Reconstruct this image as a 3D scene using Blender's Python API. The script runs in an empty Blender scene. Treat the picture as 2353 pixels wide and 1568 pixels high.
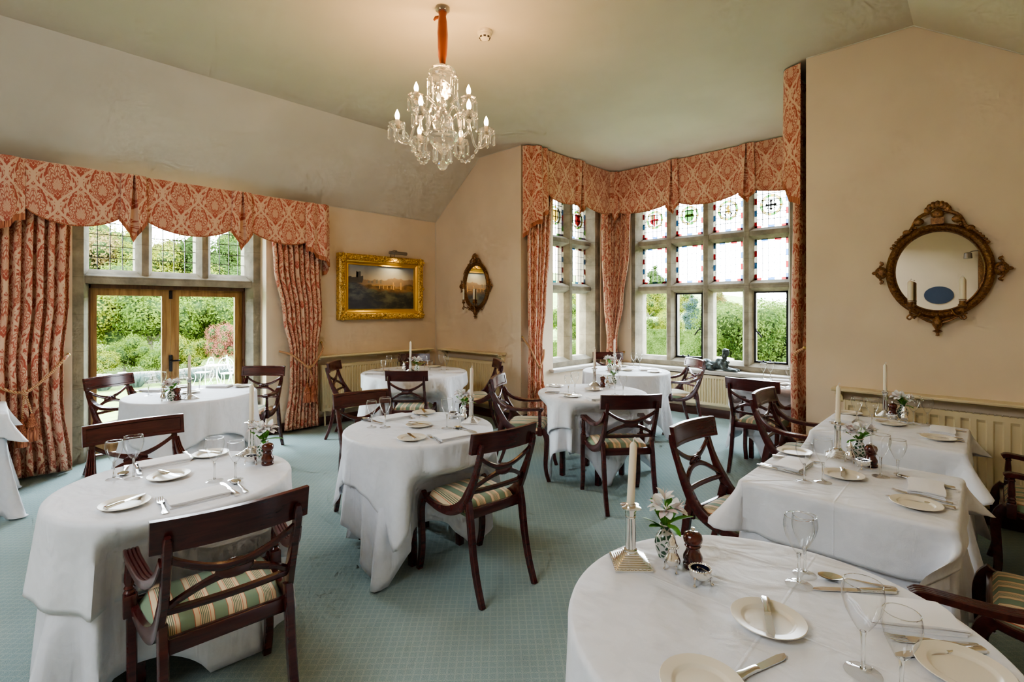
# Hotel dining room with a stone bay window - procedural Blender scene
import bpy, bmesh, math, random
from mathutils import Vector, Matrix, noise as mnoise
pi = math.pi
sin, cos, sqrt = math.sin, math.cos, math.sqrt
rnd = random.Random(11)
SC = bpy.context.scene
COL = SC.collection

# ------------------------------------------------------------------ camera
CAM = (6.138, -4.77, 1.5); FPX = 1145.0; PX = 1176.5; PY = 708.0; YAW = math.radians(43.45)
FW = (-sin(YAW), cos(YAW)); RT = (cos(YAW), sin(YAW))
cd = bpy.data.cameras.new('camera'); cam = bpy.data.objects.new('camera', cd); COL.objects.link(cam)
cam.location = CAM; cam.rotation_euler = (pi/2, 0, YAW)
cd.sensor_width = 36; cd.lens = FPX/2353*36; cd.shift_y = -(784-PY)/2353; cd.clip_start = .05; cd.clip_end = 400
SC.camera = cam

def at(px, py, z=.748):
    u = (px-PX)/FPX; v = (PY-py)/FPX
    t = (z-CAM[2])/v
    return (CAM[0]+t*(FW[0]+u*RT[0]), CAM[1]+t*(FW[1]+u*RT[1]))

# ------------------------------------------------------------------ object helpers
def tag(o, label=None, cat=None, group=None, kind=None):
    if label: o['label'] = label
    if cat: o['category'] = cat
    if group: o['group'] = group
    if kind: o['kind'] = kind
    return o

def thing(name, label, cat, loc=(0, 0, 0), rz=0, group=None):
    o = bpy.data.objects.new(name, None); COL.objects.link(o)
    o.empty_display_size = .05
    o.location = loc; o.rotation_euler = (0, 0, rz)
    return tag(o, label, cat, group)

def struct(o):
    o['kind'] = 'structure'; return o

def copy_tree(o, parent=None):
    c = o.copy(); COL.objects.link(c)
    if parent is not None: c.parent = parent
    for ch in list(o.children): copy_tree(ch, c)
    return c

USED = set()
def place(proto, loc, rz, label, group=None, tilt=None):
    """first use moves the prototype itself, later uses are copies with their parts"""
    if proto.name in USED: o = copy_tree(proto)
    else: o = proto; USED.add(proto.name)
    o.location = loc; o.rotation_euler = (tilt[0], tilt[1], rz) if tilt else (0, 0, rz)
    o['label'] = label
    if group: o['group'] = group
    return o

class MB:
    def __init__(s): s.v = []; s.f = []; s.m = []; s.uv = []
    def add(s, vs, fs, m=0, uv=None):
        o = len(s.v)
        s.v += [tuple(v) for v in vs]
        s.uv += list(uv) if uv else [(0, 0)]*len(vs)
        s.f += [tuple(i+o for i in f) for f in fs]; s.m += [m]*len(fs)
        return s
    def box(s, x0, x1, y0, y1, z0, z1, m=0, b=0):
        if b <= 0:
            vs = [(x, y, z) for z in (z0, z1) for y in (y0, y1) for x in (x0, x1)]
            return s.add(vs, [(0, 2, 3, 1), (4, 5, 7, 6), (0, 1, 5, 4), (2, 6, 7, 3), (0, 4, 6, 2), (1, 3, 7, 5)], m)
        bm = bmesh.new(); bmesh.ops.create_cube(bm, size=1)
        for v in bm.verts: v.co = Vector((x0+(v.co.x+.5)*(x1-x0), y0+(v.co.y+.5)*(y1-y0), z0+(v.co.z+.5)*(z1-z0)))
        bmesh.ops.bevel(bm, geom=bm.edges[:], offset=b, segments=2, profile=.5, affect='EDGES')
        bm.verts.index_update()
        s.add([v.co for v in bm.verts], [[v.index for v in f.verts] for f in bm.faces], m); bm.free(); return s
    def lathe(s, prof, n=16, c=(0, 0, 0), m=0, mod=None, ph=0):
        vs = []; fs = []
        for j, (r, z) in enumerate(prof):
            for i in range(n):
                a = 2*pi*i/n+ph; rr = r*(mod(i, j) if mod else 1)
                vs.append((c[0]+rr*cos(a), c[1]+rr*sin(a), c[2]+z))
        for j in range(len(prof)-1):
            for i in range(n):
                fs.append((j*n+i, j*n+(i+1) % n, (j+1)*n+(i+1) % n, (j+1)*n+i))
        if prof[0][0] > 1e-6: fs.append(tuple(range(n-1, -1, -1)))
        if prof[-1][0] > 1e-6: fs.append(tuple((len(prof)-1)*n+i for i in range(n)))
        uv = [(i/n, z) for (r, z) in prof for i in range(n)]
        return s.add(vs, fs, m, uv)
    def lathe_open(s, prof, n=16, c=(0, 0, 0), m=0):
        k = len(s.f); s.lathe(prof, n, c, m)
        return s
    def grid(s, fn, nu, nv, m=0, uvf=None, closed=False):
        vs = []; uv = []
        for j in range(nv+1):
            for i in range(nu+(0 if closed else 1)):
                u, v = i/nu, j/nv
                vs.append(fn(u, v)); uv.append(uvf(u, v) if uvf else (u, v))
        w = nu if closed else nu+1
        fs = [(j*w+i, j*w+(i+1) % w, (j+1)*w+(i+1) % w, (j+1)*w+i) for j in range(nv) for i in range(nu)]
        return s.add(vs, fs, m, uv)
    def sect(s, pts, frames, sec, scales, m=0, caps=True):
        """section polygon (a,b) swept along pts; frames = list of (A,B) axes; scales = list of (sa,sb)"""
        n = len(sec); vs = []; fs = []
        for p, (A, B), (sa, sb) in zip(pts, frames, scales):
            p = Vector(p)
            for a, b in sec: vs.append(p+A*(a*sa)+B*(b*sb))
        for j in range(len(pts)-1):
            for i in range(n): fs.append((j*n+i, j*n+(i+1) % n, (j+1)*n+(i+1) % n, (j+1)*n+i))
        if caps: fs.append(tuple(range(n-1, -1, -1))); fs.append(tuple((len(pts)-1)*n+i for i in range(n)))
        return s.add(vs, fs, m)
    def sweep(s, pts, side, w, h, m=0, sec=None):
        """bar along pts; side = fixed axis; w across side, h across the other axis (numbers or lists)"""
        P = [Vector(p) for p in pts]; n = len(P); S = Vector(side).normalized()
        fr = []; sc = []
        for i in range(n):
            t = (P[min(i+1, n-1)]-P[max(i-1, 0)]).normalized()
            A = (S-t*S.dot(t)).normalized(); B = t.cross(A)
            fr.append((A, B))
            sc.append((w[i] if isinstance(w, (list, tuple)) else w, h[i] if isinstance(h, (list, tuple)) else h))
        return s.sect(P, fr, sec or OCT, sc, m)
    def tube(s, pts, r, n=8, m=0, caps=True):
        P = [Vector(p) for p in pts]; k = len(P)
        fr = []; t0 = (P[1]-P[0]).normalized()
        A = t0.orthogonal().normalized()
        for i in range(k):
            t = (P[min(i+1, k-1)]-P[max(i-1, 0)]).normalized()
            A = (A-t*A.dot(t)).normalized(); fr.append((A, t.cross(A)))
        sec = [(cos(2*pi*i/n), sin(2*pi*i/n)) for i in range(n)]
        sc = [((r[i], r[i]) if isinstance(r, (list, tuple)) else (r, r)) for i in range(k)]
        return s.sect(P, fr, sec, sc, m, caps)
    def prism(s, poly, ext, m=0):
        n = len(poly); e = Vector(ext)
        vs = [Vector(p) for p in poly]+[Vector(p)+e for p in poly]
        return s.add(vs, [tuple(range(n-1, -1, -1)), tuple(range(n, 2*n))]+[(i, (i+1) % n, n+(i+1) % n, n+i) for i in range(n)], m)
    def ball(s, c, r, nu=12, nv=8, m=0):
        rx, ry, rz = r if isinstance(r, (tuple, list)) else (r, r, r)
        vs = [(c[0], c[1], c[2]-rz)]
        for j in range(1, nv):
            a = -pi/2+pi*j/nv
            for i in range(nu): b = 2*pi*i/nu; vs.append((c[0]+rx*cos(a)*cos(b), c[1]+ry*cos(a)*sin(b), c[2]+rz*sin(a)))
        vs.append((c[0], c[1], c[2]+rz)); L = len(vs)-1
        fs = [(0, 1+(i+1) % nu, 1+i) for i in range(nu)]
        for j in range(nv-2):
            for i in range(nu): fs.append((1+j*nu+i, 1+j*nu+(i+1) % nu, 1+(j+1)*nu+(i+1) % nu, 1+(j+1)*nu+i))
        fs += [(L, L-nu+i, L-nu+(i+1) % nu) for i in range(nu)]
        return s.add(vs, fs, m)
    def xform(s, M, i0=0):
        for i in range(i0, len(s.v)): s.v[i] = tuple(M @ Vector(s.v[i]))
        return s
    def build(s, name, mats, parent=None, sharp=38, recalc=True):
        me = bpy.data.meshes.new(name); me.from_pydata(s.v, [], s.f); me.validate()
        if not isinstance(mats, (list, tuple)): mats = [mats]
        for m in mats: me.materials.append(m)
        if len(me.polygons) == len(s.m):
            me.polygons.foreach_set('material_index', s.m)
        ul = me.uv_layers.new(name='UVMap')
        li = [0]*len(me.loops); me.loops.foreach_get('vertex_index', li)
        fl = [0.0]*(2*len(li))
        for k, i in enumerate(li): fl[2*k], fl[2*k+1] = s.uv[i]
        ul.data.foreach_set('uv', fl)
        if recalc:
            bm = bmesh.new(); bm.from_mesh(me); bmesh.ops.recalc_face_normals(bm, faces=bm.faces); bm.to_mesh(me); bm.free()
        me.polygons.foreach_set('use_smooth', [sharp > 0]*len(me.polygons))
        if sharp > 0: me.set_sharp_from_angle(angle=math.radians(sharp))
        me.update()
        o = bpy.data.objects.new(name, me); COL.objects.link(o)
        if parent is not None: o.parent = parent
        return o

OCT = [(-.5, -.36), (-.36, -.5), (.36, -.5), (.5, -.36), (.5, .36), (.36, .5), (-.36, .5), (-.5, .36)]
REED = [(-.5, -.4), (-.4, -.5), (.4, -.5), (.5, -.4), (.5, .35), (.44, .5), (.3, .5), (.25, .36), (.2, .5), (.05, .5), (0, .36), (-.05, .5), (-.2, .5), (-.25, .36), (-.3, .5), (-.44, .5), (-.5, .35)]

def interp(tab, x):
    if x <= tab[0][0]: return tab[0][1]
    for (a, b), (c, d) in zip(tab, tab[1:]):
        if x <= c:
            t = (x-a)/(c-a); return b+(d-b)*t
    return tab[-1][1]
def smooth(tab, x):
    if x <= tab[0][0]: return tab[0][1]
    for (a, b), (c, d) in zip(tab, tab[1:]):
        if x <= c:
            t = (x-a)/(c-a); t = t*t*(3-2*t); return b+(d-b)*t
    return tab[-1][1]
def spline(pts, n):
    """Catmull-Rom through points"""
    P = [Vector(p) for p in pts]; P = [P[0]*2-P[1]]+P+[P[-1]*2-P[-2]]
    out = []; k = len(P)-3
    for j in range(n+1):
        s_ = j/n*k; i = min(int(s_), k-1); t = s_-i
        a, b, c, d = P[i:i+4]
        out.append(.5*((2*b)+(c-a)*t+(2*a-5*b+4*c-d)*t*t+(3*b-a-3*c+d)*t**3))
    return out

# ------------------------------------------------------------------ node-expression helper
class X:
    def __init__(s, nt, k): s.nt = nt; s.k = k
    def _m(s, op, *o):
        n = s.nt.nodes.new('ShaderNodeMath'); n.operation = op
        for i, a in enumerate((s,)+o):
            if isinstance(a, X): s.nt.links.new(a.k, n.inputs[i])
            else: n.inputs[i].default_value = a
        return X(s.nt, n.outputs[0])
    def __add__(s, o): return s._m('ADD', o)
    __radd__ = __add__
    def __sub__(s, o): return s._m('SUBTRACT', o)
    def __rsub__(s, o): return (s*-1)+o
    def __mul__(s, o): return s._m('MULTIPLY', o)
    __rmul__ = __mul__
    def __truediv__(s, o): return s._m('DIVIDE', o)
    def __lt__(s, o): return s._m('LESS_THAN', o)
    def __gt__(s, o): return s._m('GREATER_THAN', o)
    def abs(s): return s._m('ABSOLUTE')
    def floor(s): return s._m('FLOOR')
    def fract(s): return s._m('FRACT')
    def cos(s): return s._m('COSINE')
    def sin(s): return s._m('SINE')
    def sqrt(s): return s._m('SQRT')
    def max(s, o): return s._m('MAXIMUM', o)
    def min(s, o): return s._m('MINIMUM', o)
    def pow(s, o): return s._m('POWER', o)
    def atan2(s, o): return s._m('ARCTAN2', o)
    def step(s, a, b):
        n = s.nt.nodes.new('ShaderNodeMapRange'); n.interpolation_type = 'SMOOTHSTEP'
        s.nt.links.new(s.k, n.inputs[0]); n.inputs[1].default_value = a; n.inputs[2].default_value = b
        return X(s.nt, n.outputs[0])
    def mix(s, a, b): return a+(b-a)*s if isinstance(a, X) or isinstance(b, X) else s*(b-a)+a

class Mat:
    def __init__(s, name):
        s.mat = bpy.data.materials.new(name); s.mat.use_nodes = True
        s.nt = s.mat.node_tree; s.nt.nodes.clear()
        s.out = s.nt.nodes.new('ShaderNodeOutputMaterial')
    def new(s, t): return s.nt.nodes.new(t)
    def link(s, a, b): s.nt.links.new(a.k if isinstance(a, X) else a, b)
    def coord(s, kind='Object'):
        n = s.new('ShaderNodeTexCoord'); return n.outputs[kind]
    def xyz(s, kind='Object'):
        n = s.new('ShaderNodeSeparateXYZ'); s.link(s.coord(kind), n.inputs[0])
        return [X(s.nt, o) for o in n.outputs]
    def vec(s, x, y, z=0):
        n = s.new('ShaderNodeCombineXYZ')
        for i, a in enumerate((x, y, z)):
            if isinstance(a, X): s.link(a, n.inputs[i])
            else: n.inputs[i].default_value = a
        return n.outputs[0]
    def noise(s, v, scale=5, detail=2, rough=.5, dist=0):
        n = s.new('ShaderNodeTexNoise'); n.inputs['Scale'].default_value = scale; n.inputs['Detail'].default_value = detail
        n.inputs['Roughness'].default_value = rough; n.inputs['Distortion'].default_value = dist
        if v is not None: s.link(v, n.inputs['Vector'])
        return X(s.nt, n.outputs[0])
    def voronoi(s, v, scale=5, feature='F1', out='Distance'):
        n = s.new('ShaderNodeTexVoronoi'); n.feature = feature; n.inputs['Scale'].default_value = scale
        if v is not None: s.link(v, n.inputs['Vector'])
        return X(s.nt, n.outputs[out]) if out == 'Distance' else n.outputs[out]
    def col(s, f, a, b):
        n = s.new('ShaderNodeMix'); n.data_type = 'RGBA'
        if isinstance(f, X): s.link(f, n.inputs[0])
        else: n.inputs[0].default_value = f
        for k, c in ((6, a), (7, b)):
            if isinstance(c, (tuple, list)): n.inputs[k].default_value = (*c, 1)
            else: s.link(c, n.inputs[k])
        return n.outputs[2]
    def ramp(s, f, stops, mode='CONSTANT'):
        n = s.new('ShaderNodeValToRGB'); n.color_ramp.interpolation = mode
        e = n.color_ramp.elements
        while len(e) > 1: e.remove(e[-1])
        e[0].position = stops[0][0]; e[0].color = (*stops[0][1], 1)
        for p, c in stops[1:]:
            k = e.new(p); k.color = (*c, 1)
        s.link(f, n.inputs[0]); return n.outputs[0]
    def bump(s, h, strength=.3, dist=.01):
        n = s.new('ShaderNodeBump'); n.inputs['Strength'].default_value = strength; n.inputs['Distance'].default_value = dist
        s.link(h, n.inputs['Height']); return n.outputs[0]
    def pbr(s, color, rough=.5, metal=0, normal=None, **kw):
        n = s.new('ShaderNodeBsdfPrincipled')
        def put(k, v):
            i = n.inputs[k]
            if isinstance(v, X): s.link(v, i)
            elif isinstance(v, tuple): i.default_value = (*v, 1)
            elif isinstance(v, (int, float)): i.default_value = v
            else: s.link(v, i)
        put('Base Color', color); put('Roughness', rough); put('Metallic', metal)
        if normal is not None: s.link(normal, n.inputs['Normal'])
        for k, v in kw.items(): put(k.replace('_', ' '), v)
        s.link(n.outputs[0], s.out.inputs[0]); s.bsdf = n
        return s.mat

def srgb(r, g, b):
    f = lambda c: (c/255/12.92) if c/255 <= .04045 else ((c/255+.055)/1.055)**2.4
    return (f(r), f(g), f(b))
def plain(name, rgb, rough=.5, metal=0, **kw): return Mat(name).pbr(rgb, rough, metal, **kw)

# ------------------------------------------------------------------ materials
MT = {}
def wall_paint(name, c):
    m = Mat(name); o = m.coord()
    n = m.noise(o, 1.3, 3); f = m.noise(o, 90, 2)
    return m.pbr(m.col(n.step(.3, .7), tuple(v*.95 for v in c), tuple(min(1, v*1.04) for v in c)), .62, 0, m.bump(f, .08, .002), Specular_IOR_Level=.25)
MT['wall'] = wall_paint('tan_wall_paint', srgb(228, 208, 181))
MT['ceiling'] = wall_paint('off_white_ceiling_paint', srgb(216, 208, 192))
MT['cream'] = plain('cream_gloss_paint', srgb(228, 212, 172), .35)
MT['white_paint'] = plain('white_gloss_paint', srgb(222, 216, 206), .35)

def carpet():
    m = Mat('green_carpet'); x, y, z = m.xyz(); o = m.coord()
    k = 1/.034
    a = ((x+y)*(k*.7)).fract(); b = ((x-y)*(k*.7)).fract()
    la = (a-.5).abs().step(.34, .46); lb = (b-.5).abs().step(.34, .46)
    fine = m.noise(o, 420, 2, .7); big = m.noise(o, 2.2, 3)
    lat = la.max(lb)*(fine.step(.35, .6))
    c = m.col(fine.step(.3, .72), srgb(124, 148, 146), srgb(188, 204, 202))
    c = m.col(lat*.32, c, srgb(222, 230, 214))
    c = m.col((big.step(.35, .75))*.22, c, srgb(110, 134, 134))
    return m.pbr(c, .95, 0, m.bump(fine, .6, .006), Specular_IOR_Level=.1)
MT['carpet'] = carpet()

def stone():
    m = Mat('sandstone'); o = m.coord(); x, y, z = m.xyz()
    n = m.noise(o, 5, 4, .6); g = m.noise(o, 60, 3)
    c = m.ramp(n, [(.25, srgb(112, 105, 92)), (.5, srgb(142, 134, 118)), (.75, srgb(170, 160, 140))], 'LINEAR')
    joint = ((z/.36).fract()-.5).abs().step(.488, .497)
    c = m.col(joint*.55, c, srgb(104, 94, 78))
    return m.pbr(c, .85, 0, m.bump(g, .35, .006), Specular_IOR_Level=.2)
MT['stone'] = stone()

def wood(name, dark, light, rough=.28, sc=1.0, axis='z', coat=.25):
    m = Mat(name); x, y, z = m.xyz()
    v = m.vec(x*(40*sc), y*(40*sc), z*(3*sc)) if axis == 'z' else m.vec(x*(3*sc), y*(40*sc), z*(40*sc))
    n = m.noise(v, 1, 4, .6, .6)
    return m.pbr(m.col(n.step(.3, .75), dark, light), rough, 0, m.bump(n, .05, .002), Coat_Weight=coat, Coat_Roughness=.15)
MT['mahogany'] = wood('dark_mahogany', srgb(60, 22, 23), srgb(88, 36, 33), .22, 1, 'x', .4)
MT['skirting'] = wood('brown_skirting_wood', srgb(60, 28, 22), srgb(86, 44, 32), .4, .5, 'x', .1)
MT['oak'] = wood('oak', srgb(128, 92, 48), srgb(172, 132, 78), .45, .7, 'z', .1)
MT['oak_frame'] = wood('dark_oak', srgb(78, 48, 30), srgb(112, 74, 46), .45, .7, 'z', .1)
MT['mill'] = wood('polished_mill_wood', srgb(62, 18, 14), srgb(96, 36, 24), .15, 1.5, 'z', .6)

def stripes():
    m = Mat('striped_seat_fabric'); x, y, z = m.xyz()
    G = srgb(130, 150, 122); Cc = srgb(230, 208, 170); Rr = srgb(196, 98, 66); D = srgb(106, 122, 92)
    st = [(0, G), (.30, Rr), (.318, Cc), (.455, Rr), (.47, Cc), (.50, D), (.525, Cc), (.55, D), (.575, Cc), (.60, D), (.625, Cc), (.65, D), (.675, Cc), (.70, D), (.725, Cc), (.765, Rr), (.78, Cc), (.88, Rr), (.895, G)]
    f = ((x+.016)/.098+10.1).fract()
    c = m.ramp(f, st)
    wv = m.noise(m.vec(x*900, y*900, z*900), 1, 1)
    return m.pbr(c, .75, 0, m.bump(wv, .15, .001), Sheen_Weight=.15)
MT['stripe'] = stripes()

def linen(name, c=(.85, .86, .90)):
    m = Mat(name); x, y, z = m.xyz(); o = m.coord()
    w = m.noise(m.vec(x*500, y*500, z*500), 1, 1)
    d = m.noise(o, 14, 1, .4, 1.5).step(.47, .53)
    wr = m.noise(m.vec(x*5+y*2, y*9-x*2, z*4), 1, 2.5, .5, .6)
    cr = (x.abs().step(.006, 0)).max(y.abs().step(.006, 0))
    h = wr*1.0+cr*.045+w*.02
    return m.pbr(m.col(d*.35, c, tuple(v*.93 for v in c)), .62, 0, m.bump(h, .8, .024), Sheen_Weight=.1, Specular_IOR_Level=.3)
MT['linen'] = linen('white_table_linen')
MT['linen_under'] = linen('white_under_linen', (.82, .83, .89))
MT['napkin'] = plain('white_napkin_cotton', (.93, .92, .93), .7)

def damask(name, ground, figure, W=.31, H=.48):
    m = Mat(name); n = m.new('ShaderNodeUVMap')
    sp = m.new('ShaderNodeSeparateXYZ'); m.link(n.outputs[0], sp.inputs[0])
    u = X(m.nt, sp.outputs[0])/W; v = X(m.nt, sp.outputs[1])/H
    a = u-(u+.5).floor(); b = v-(v+.5).floor()
    edge = (b*(2*pi)).cos()*.25+.25
    inA = (a.abs()-edge) < 0
    a2 = (u+.5)-(u+1.0).floor(); b2 = (v+.5)-(v+1.0).floor()
    pa = inA.mix(a2, a).abs(); pb = inA.mix(b2, b)
    d = (a.abs()-edge).abs()
    line = d.step(.055, .028)
    x1 = pa*1.25; y1 = pb+.17
    r = (x1*x1+y1*y1).sqrt(); th = x1.atan2(y1)
    petal = ((th*5.5).cos().abs()*.26+.74)*.40*((th*.5).cos())
    ins = (r-petal).step(.008, -.008)
    vein = ((th*11).sin().abs().step(.42, .2)).max((r-petal*.55).abs().step(.03, .015)).max(((r-petal*.8).abs().step(.02, .01)))
    fan = ins*(1-vein*.9)
    nz = m.noise(m.vec(pa*7, pb*5.4, 3.7), 1, 1.5, .5, .8)
    band = (nz-.5).abs().step(.042, .022)*(((r-petal) > .035))
    nz2 = m.noise(m.vec(pa*9, pb*8, 9.1), 1, 1, .5, .5).step(.56, .6)*((r-petal) > .05)
    mask = line.max(band).max(nz2*.8).max(((r-petal-.03).abs()-.0).step(.014, .006)*.8)*((r-petal).step(-.005, .005)); mask = mask.max(fan*.9)
    wv = m.noise(m.coord(), 700, 1)
    soft = m.noise(m.coord(), 3, 2)
    c = m.col(mask, m.col(soft, ground, tuple(g*.82 for g in ground)), figure)
    return m.pbr(c, .68, 0, m.bump(wv+mask*.4, .12, .001), Sheen_Weight=.2, Specular_IOR_Level=.25)
MT['damask'] = damask('terracotta_damask', srgb(190, 98, 78), srgb(226, 188, 158))
def fringem():
    m = Mat('russet_fringe'); x, y, z = m.xyz(); n = m.noise(m.vec(x*260, y*260, z*6), 1, 1)
    return m.pbr(m.col(n.step(.4, .6), srgb(132, 66, 46), srgb(204, 134, 98)), .9)
MT['fringe'] = fringem()
MT['lining'] = plain('cream_curtain_lining', srgb(232, 222, 204), .8)
def ropem():
    m = Mat('twisted_cord'); x, y, z = m.xyz()
    f = ((x+y+z*1.0)*60).fract()
    return m.pbr(m.col(f.step(.4, .5), srgb(170, 96, 66), srgb(206, 180, 136)), .8)
MT['rope'] = ropem()

def glass_clear():
    m = Mat('clear_glass'); g = m.new('ShaderNodeBsdfGlass'); g.inputs['Roughness'].default_value = 0; g.inputs['IOR'].default_value = 1.45
    g.inputs['Color'].default_value = (.98, .99, .99, 1)
    m.link(g.outputs[0], m.out.inputs[0]); return m.mat
MT['glass'] = glass_clear()
def thin_glass(name, tint=(.96, .98, .98), gl=.05):
    m = Mat(name); t = m.new('ShaderNodeBsdfTransparent'); t.inputs[0].default_value = (*tint, 1)
    g = m.new('ShaderNodeBsdfGlossy'); g.inputs['Roughness'].default_value = .02
    fr = m.new('ShaderNodeLayerWeight'); fr.inputs[0].default_value = .12
    mx = m.new('ShaderNodeMixShader'); m.link(fr.outputs['Fresnel'], mx.inputs[0])
    m.link(t.outputs[0], mx.inputs[1]); m.link(g.outputs[0], mx.inputs[2]); m.link(mx.outputs[0], m.out.inputs[0])
    return m.mat
MT['pane'] = thin_glass('window_glass')
MT['wine0'] = thin_glass('wine_glass_bowl', (.97, .98, .985))
for k, c in dict(red=(.12, .006, .008), blue=(.02, .06, .15), green=(.03, .11, .02), yellow=(.18, .14, .04), amber=(.16, .10, .012), mauve=(.06, .035, .075), pale=(.10, .125, .075), white=(.6, .6, .58), black=(.001, .001, .001)).items():
    MT['g_'+k] = thin_glass('stained_glass_'+k, c)
MT['lead'] = plain('lead_came', (.09, .09, .095), .55, .4)
MT['iron'] = plain('black_iron', (.018, .018, .02), .45, .6)
MT['silver'] = plain('silver', (.82, .80, .76), .16, 1)
MT['steel'] = plain('polished_steel', (.80, .80, .80), .14, 1)
MT['brass'] = plain('brass', (.55, .38, .14), .3, 1)
MT['pewter'] = plain('pewter_metal', (.30, .27, .24), .35, .9)
MT['china'] = plain('cream_china', srgb(238, 230, 212), .28)
MT['wax'] = plain('ivory_wax', srgb(236, 226, 204), .45, Subsurface_Weight=.15)
MT['wick'] = plain('white_wick', (.75, .72, .66), .8)
MT['petal'] = plain('white_petal', (.93, .92, .90), .6, Subsurface_Weight=.1)
MT['petal_pink'] = plain('pink_veined_petal', (.82, .62, .58), .6)
MT['leaf'] = plain('green_leaf', (.09, .30, .03), .42)
MT['stem'] = plain('green_stem', (.14, .33, .06), .5)
def vasem():
    m = Mat('green_white_glaze'); o = m.coord()
    d = m.voronoi(o, 62, 'DISTANCE_TO_EDGE')
    return m.pbr(m.col(d.step(.10, .16), (.72, .72, .68), (.03, .10, .045)), .12, 0, Coat_Weight=.5)
MT['vase'] = vasem()
def giltm(name, hi, lo, sc=55, rough=.35, bs=.55, bd=.006, lo_=.35, hi_=.62):
    m = Mat(name); o = m.coord()
    n = m.noise(o, sc, 3, .6, 1.2)
    return m.pbr(m.col(n.step(lo_, hi_), lo, hi), rough, .55, m.bump(n, bs, bd))
MT['gilt'] = giltm('carved_gilt', srgb(246, 208, 116), srgb(150, 104, 38))
MT['gilt_smooth'] = plain('gilt_molding', srgb(222, 180, 88), .3, .8)
MT['bronze_gilt'] = giltm('dark_bronze_gilt', srgb(172, 126, 78), srgb(74, 46, 30), 60, .42, .35, .004, .2, .85)
MT['mirror'] = plain('mirror_glass', (.86, .86, .84), .01, 1)
def bronze():
    m = Mat('patinated_bronze'); o = m.coord(); n = m.noise(o, 18, 4, .6)
    return m.pbr(m.col(n.step(.35, .7), (.035, .045, .045), (.13, .16, .155)), .45, .5)
MT['bronze'] = bronze()
MT['detector'] = plain('white_plastic', srgb(226, 218, 200), .4)
MT['sleeve'] = plain('rust_velvet', srgb(136, 62, 14), .85, Sheen_Weight=.3)
def bulbm():
    m = Mat('lit_candle_bulb'); e = m.new('ShaderNodeEmission'); e.inputs[0].default_value = (1, .74, .38, 1); e.inputs[1].default_value = 26
    m.link(e.outputs[0], m.out.inputs[0]); return m.mat
MT['bulb'] = bulbm()
def crystal():
    m = Mat('cut_crystal')
    g = m.new('ShaderNodeBsdfGlass'); g.inputs['IOR'].default_value = 1.5; g.inputs['Color'].default_value = (1, .985, .95, 1)
    t = m.new('ShaderNodeBsdfTransparent'); mx = m.new('ShaderNodeMixShader'); mx.inputs[0].default_value = .25
    m.link(g.outputs[0], mx.inputs[1]); m.link(t.outputs[0], mx.inputs[2])
    e = m.new('ShaderNodeEmission'); e.inputs[0].default_value = (1, .82, .55, 1); e.inputs[1].default_value = .03  # faint warm glow added to the crystal itself, on top of the bulbs
    ad = m.new('ShaderNodeAddShader'); m.link(mx.outputs[0], ad.inputs[0]); m.link(e.outputs[0], ad.inputs[1])
    m.link(ad.outputs[0], m.out.inputs[0]); return m.mat
MT['crystal'] = crystal()
MT['ivory'] = plain('ivory_tube', (.8, .72, .55), .5)

# ------------------------------------------------------------------ the room shell
XA, YB, XR, YR = 0.0, 0.0, 6.85, -7.6      # wall planes; bay 1.78..5.045 x 0..2.12
ZE, ZC = 2.82, 3.61                        # eave, flat ceiling
BX0, BX1, BY = 1.78, 5.045, 2.12
b = MB(); b.box(-.42, XR+.1, YR-.1, 2.45, -.12, 0); struct(b.build('floor', MT['carpet'], sharp=0))
b = MB()
b.box(-.5, 0, YR-.1, -4.22, 0, ZE); b.box(-.5, 0, -2.5, .3, 0, ZE); b.box(-.5, 0, -4.22, -2.5, 2.62, ZE)
struct(b.build('wall_left', MT['wall'], sharp=0))
def prof(poly, y0, y1): return [(x, y0, z) for x, z in poly], (0, y1-y0, 0)
b = MB()
p, e = prof([(0, 0), (BX0, 0), (BX0, ZC), (.996, ZC), (0, ZE)], 0, .12); b.prism(p, e)
struct(b.build('wall_back_left', MT['wall'], sharp=0))
b = MB()
p, e = prof([(BX1, 0), (XR, 0), (XR, ZE), (5.757, ZC), (BX1, ZC)], 0, .12); b.prism(p, e)
struct(b.build('wall_back_right', MT['wall'], sharp=0))
# bay walls
LW0, LW1, LZ0, LZ1 = .66, 1.86, .64, 3.24
b = MB(); b.box(1.3, BX0, .12, LW0, 0, ZC); b.box(1.3, BX0, LW1, 2.6, 0, ZC); b.box(1.3, BX0, LW0, LW1, 0, LZ0); b.box(1.3, BX0, LW0, LW1, LZ1, ZC)
struct(b.build('wall_bay_left', MT['wall'], sharp=0))
KX0, KX1 = 2.16, 4.44
b = MB(); b.box(BX0, KX0, BY, 2.6, 0, ZC); b.box(KX1, BX1, BY, 2.6, 0, ZC); b.box(KX0, KX1, BY, 2.6, 0, LZ0); b.box(KX0, KX1, BY, 2.6, LZ1, ZC)
struct(b.build('wall_bay_back', MT['wall'], sharp=0))
b = MB(); b.box(BX1, BX1+.35, .12, 2.6, 0, ZC); struct(b.build('wall_bay_right', MT['wall'], sharp=0))
b = MB(); b.box(XR, XR+.15, YR-.1, .12, 0, ZE); struct(b.build('wall_right', MT['wall'], sharp=0))
b = MB(); b.box(-.5, XR+.15, YR-.15, YR, 0, ZC); struct(b.build('wall_rear', MT['wall'], sharp=0))
b = MB()
poly = [(-.05, ZE-.04), (0, ZE), (.996, ZC), (5.757, ZC), (XR, ZE), (XR+.05, ZE-.04), (XR+.05, ZE+.12), (5.8, ZC+.12), (.95, ZC+.12), (-.05, ZE+.12)]
p, e = prof(poly, YR-.1, .12); b.prism(p, e)
b.box(1.3, 5.4, .12, 2.6, ZC, ZC+.12)
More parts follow.
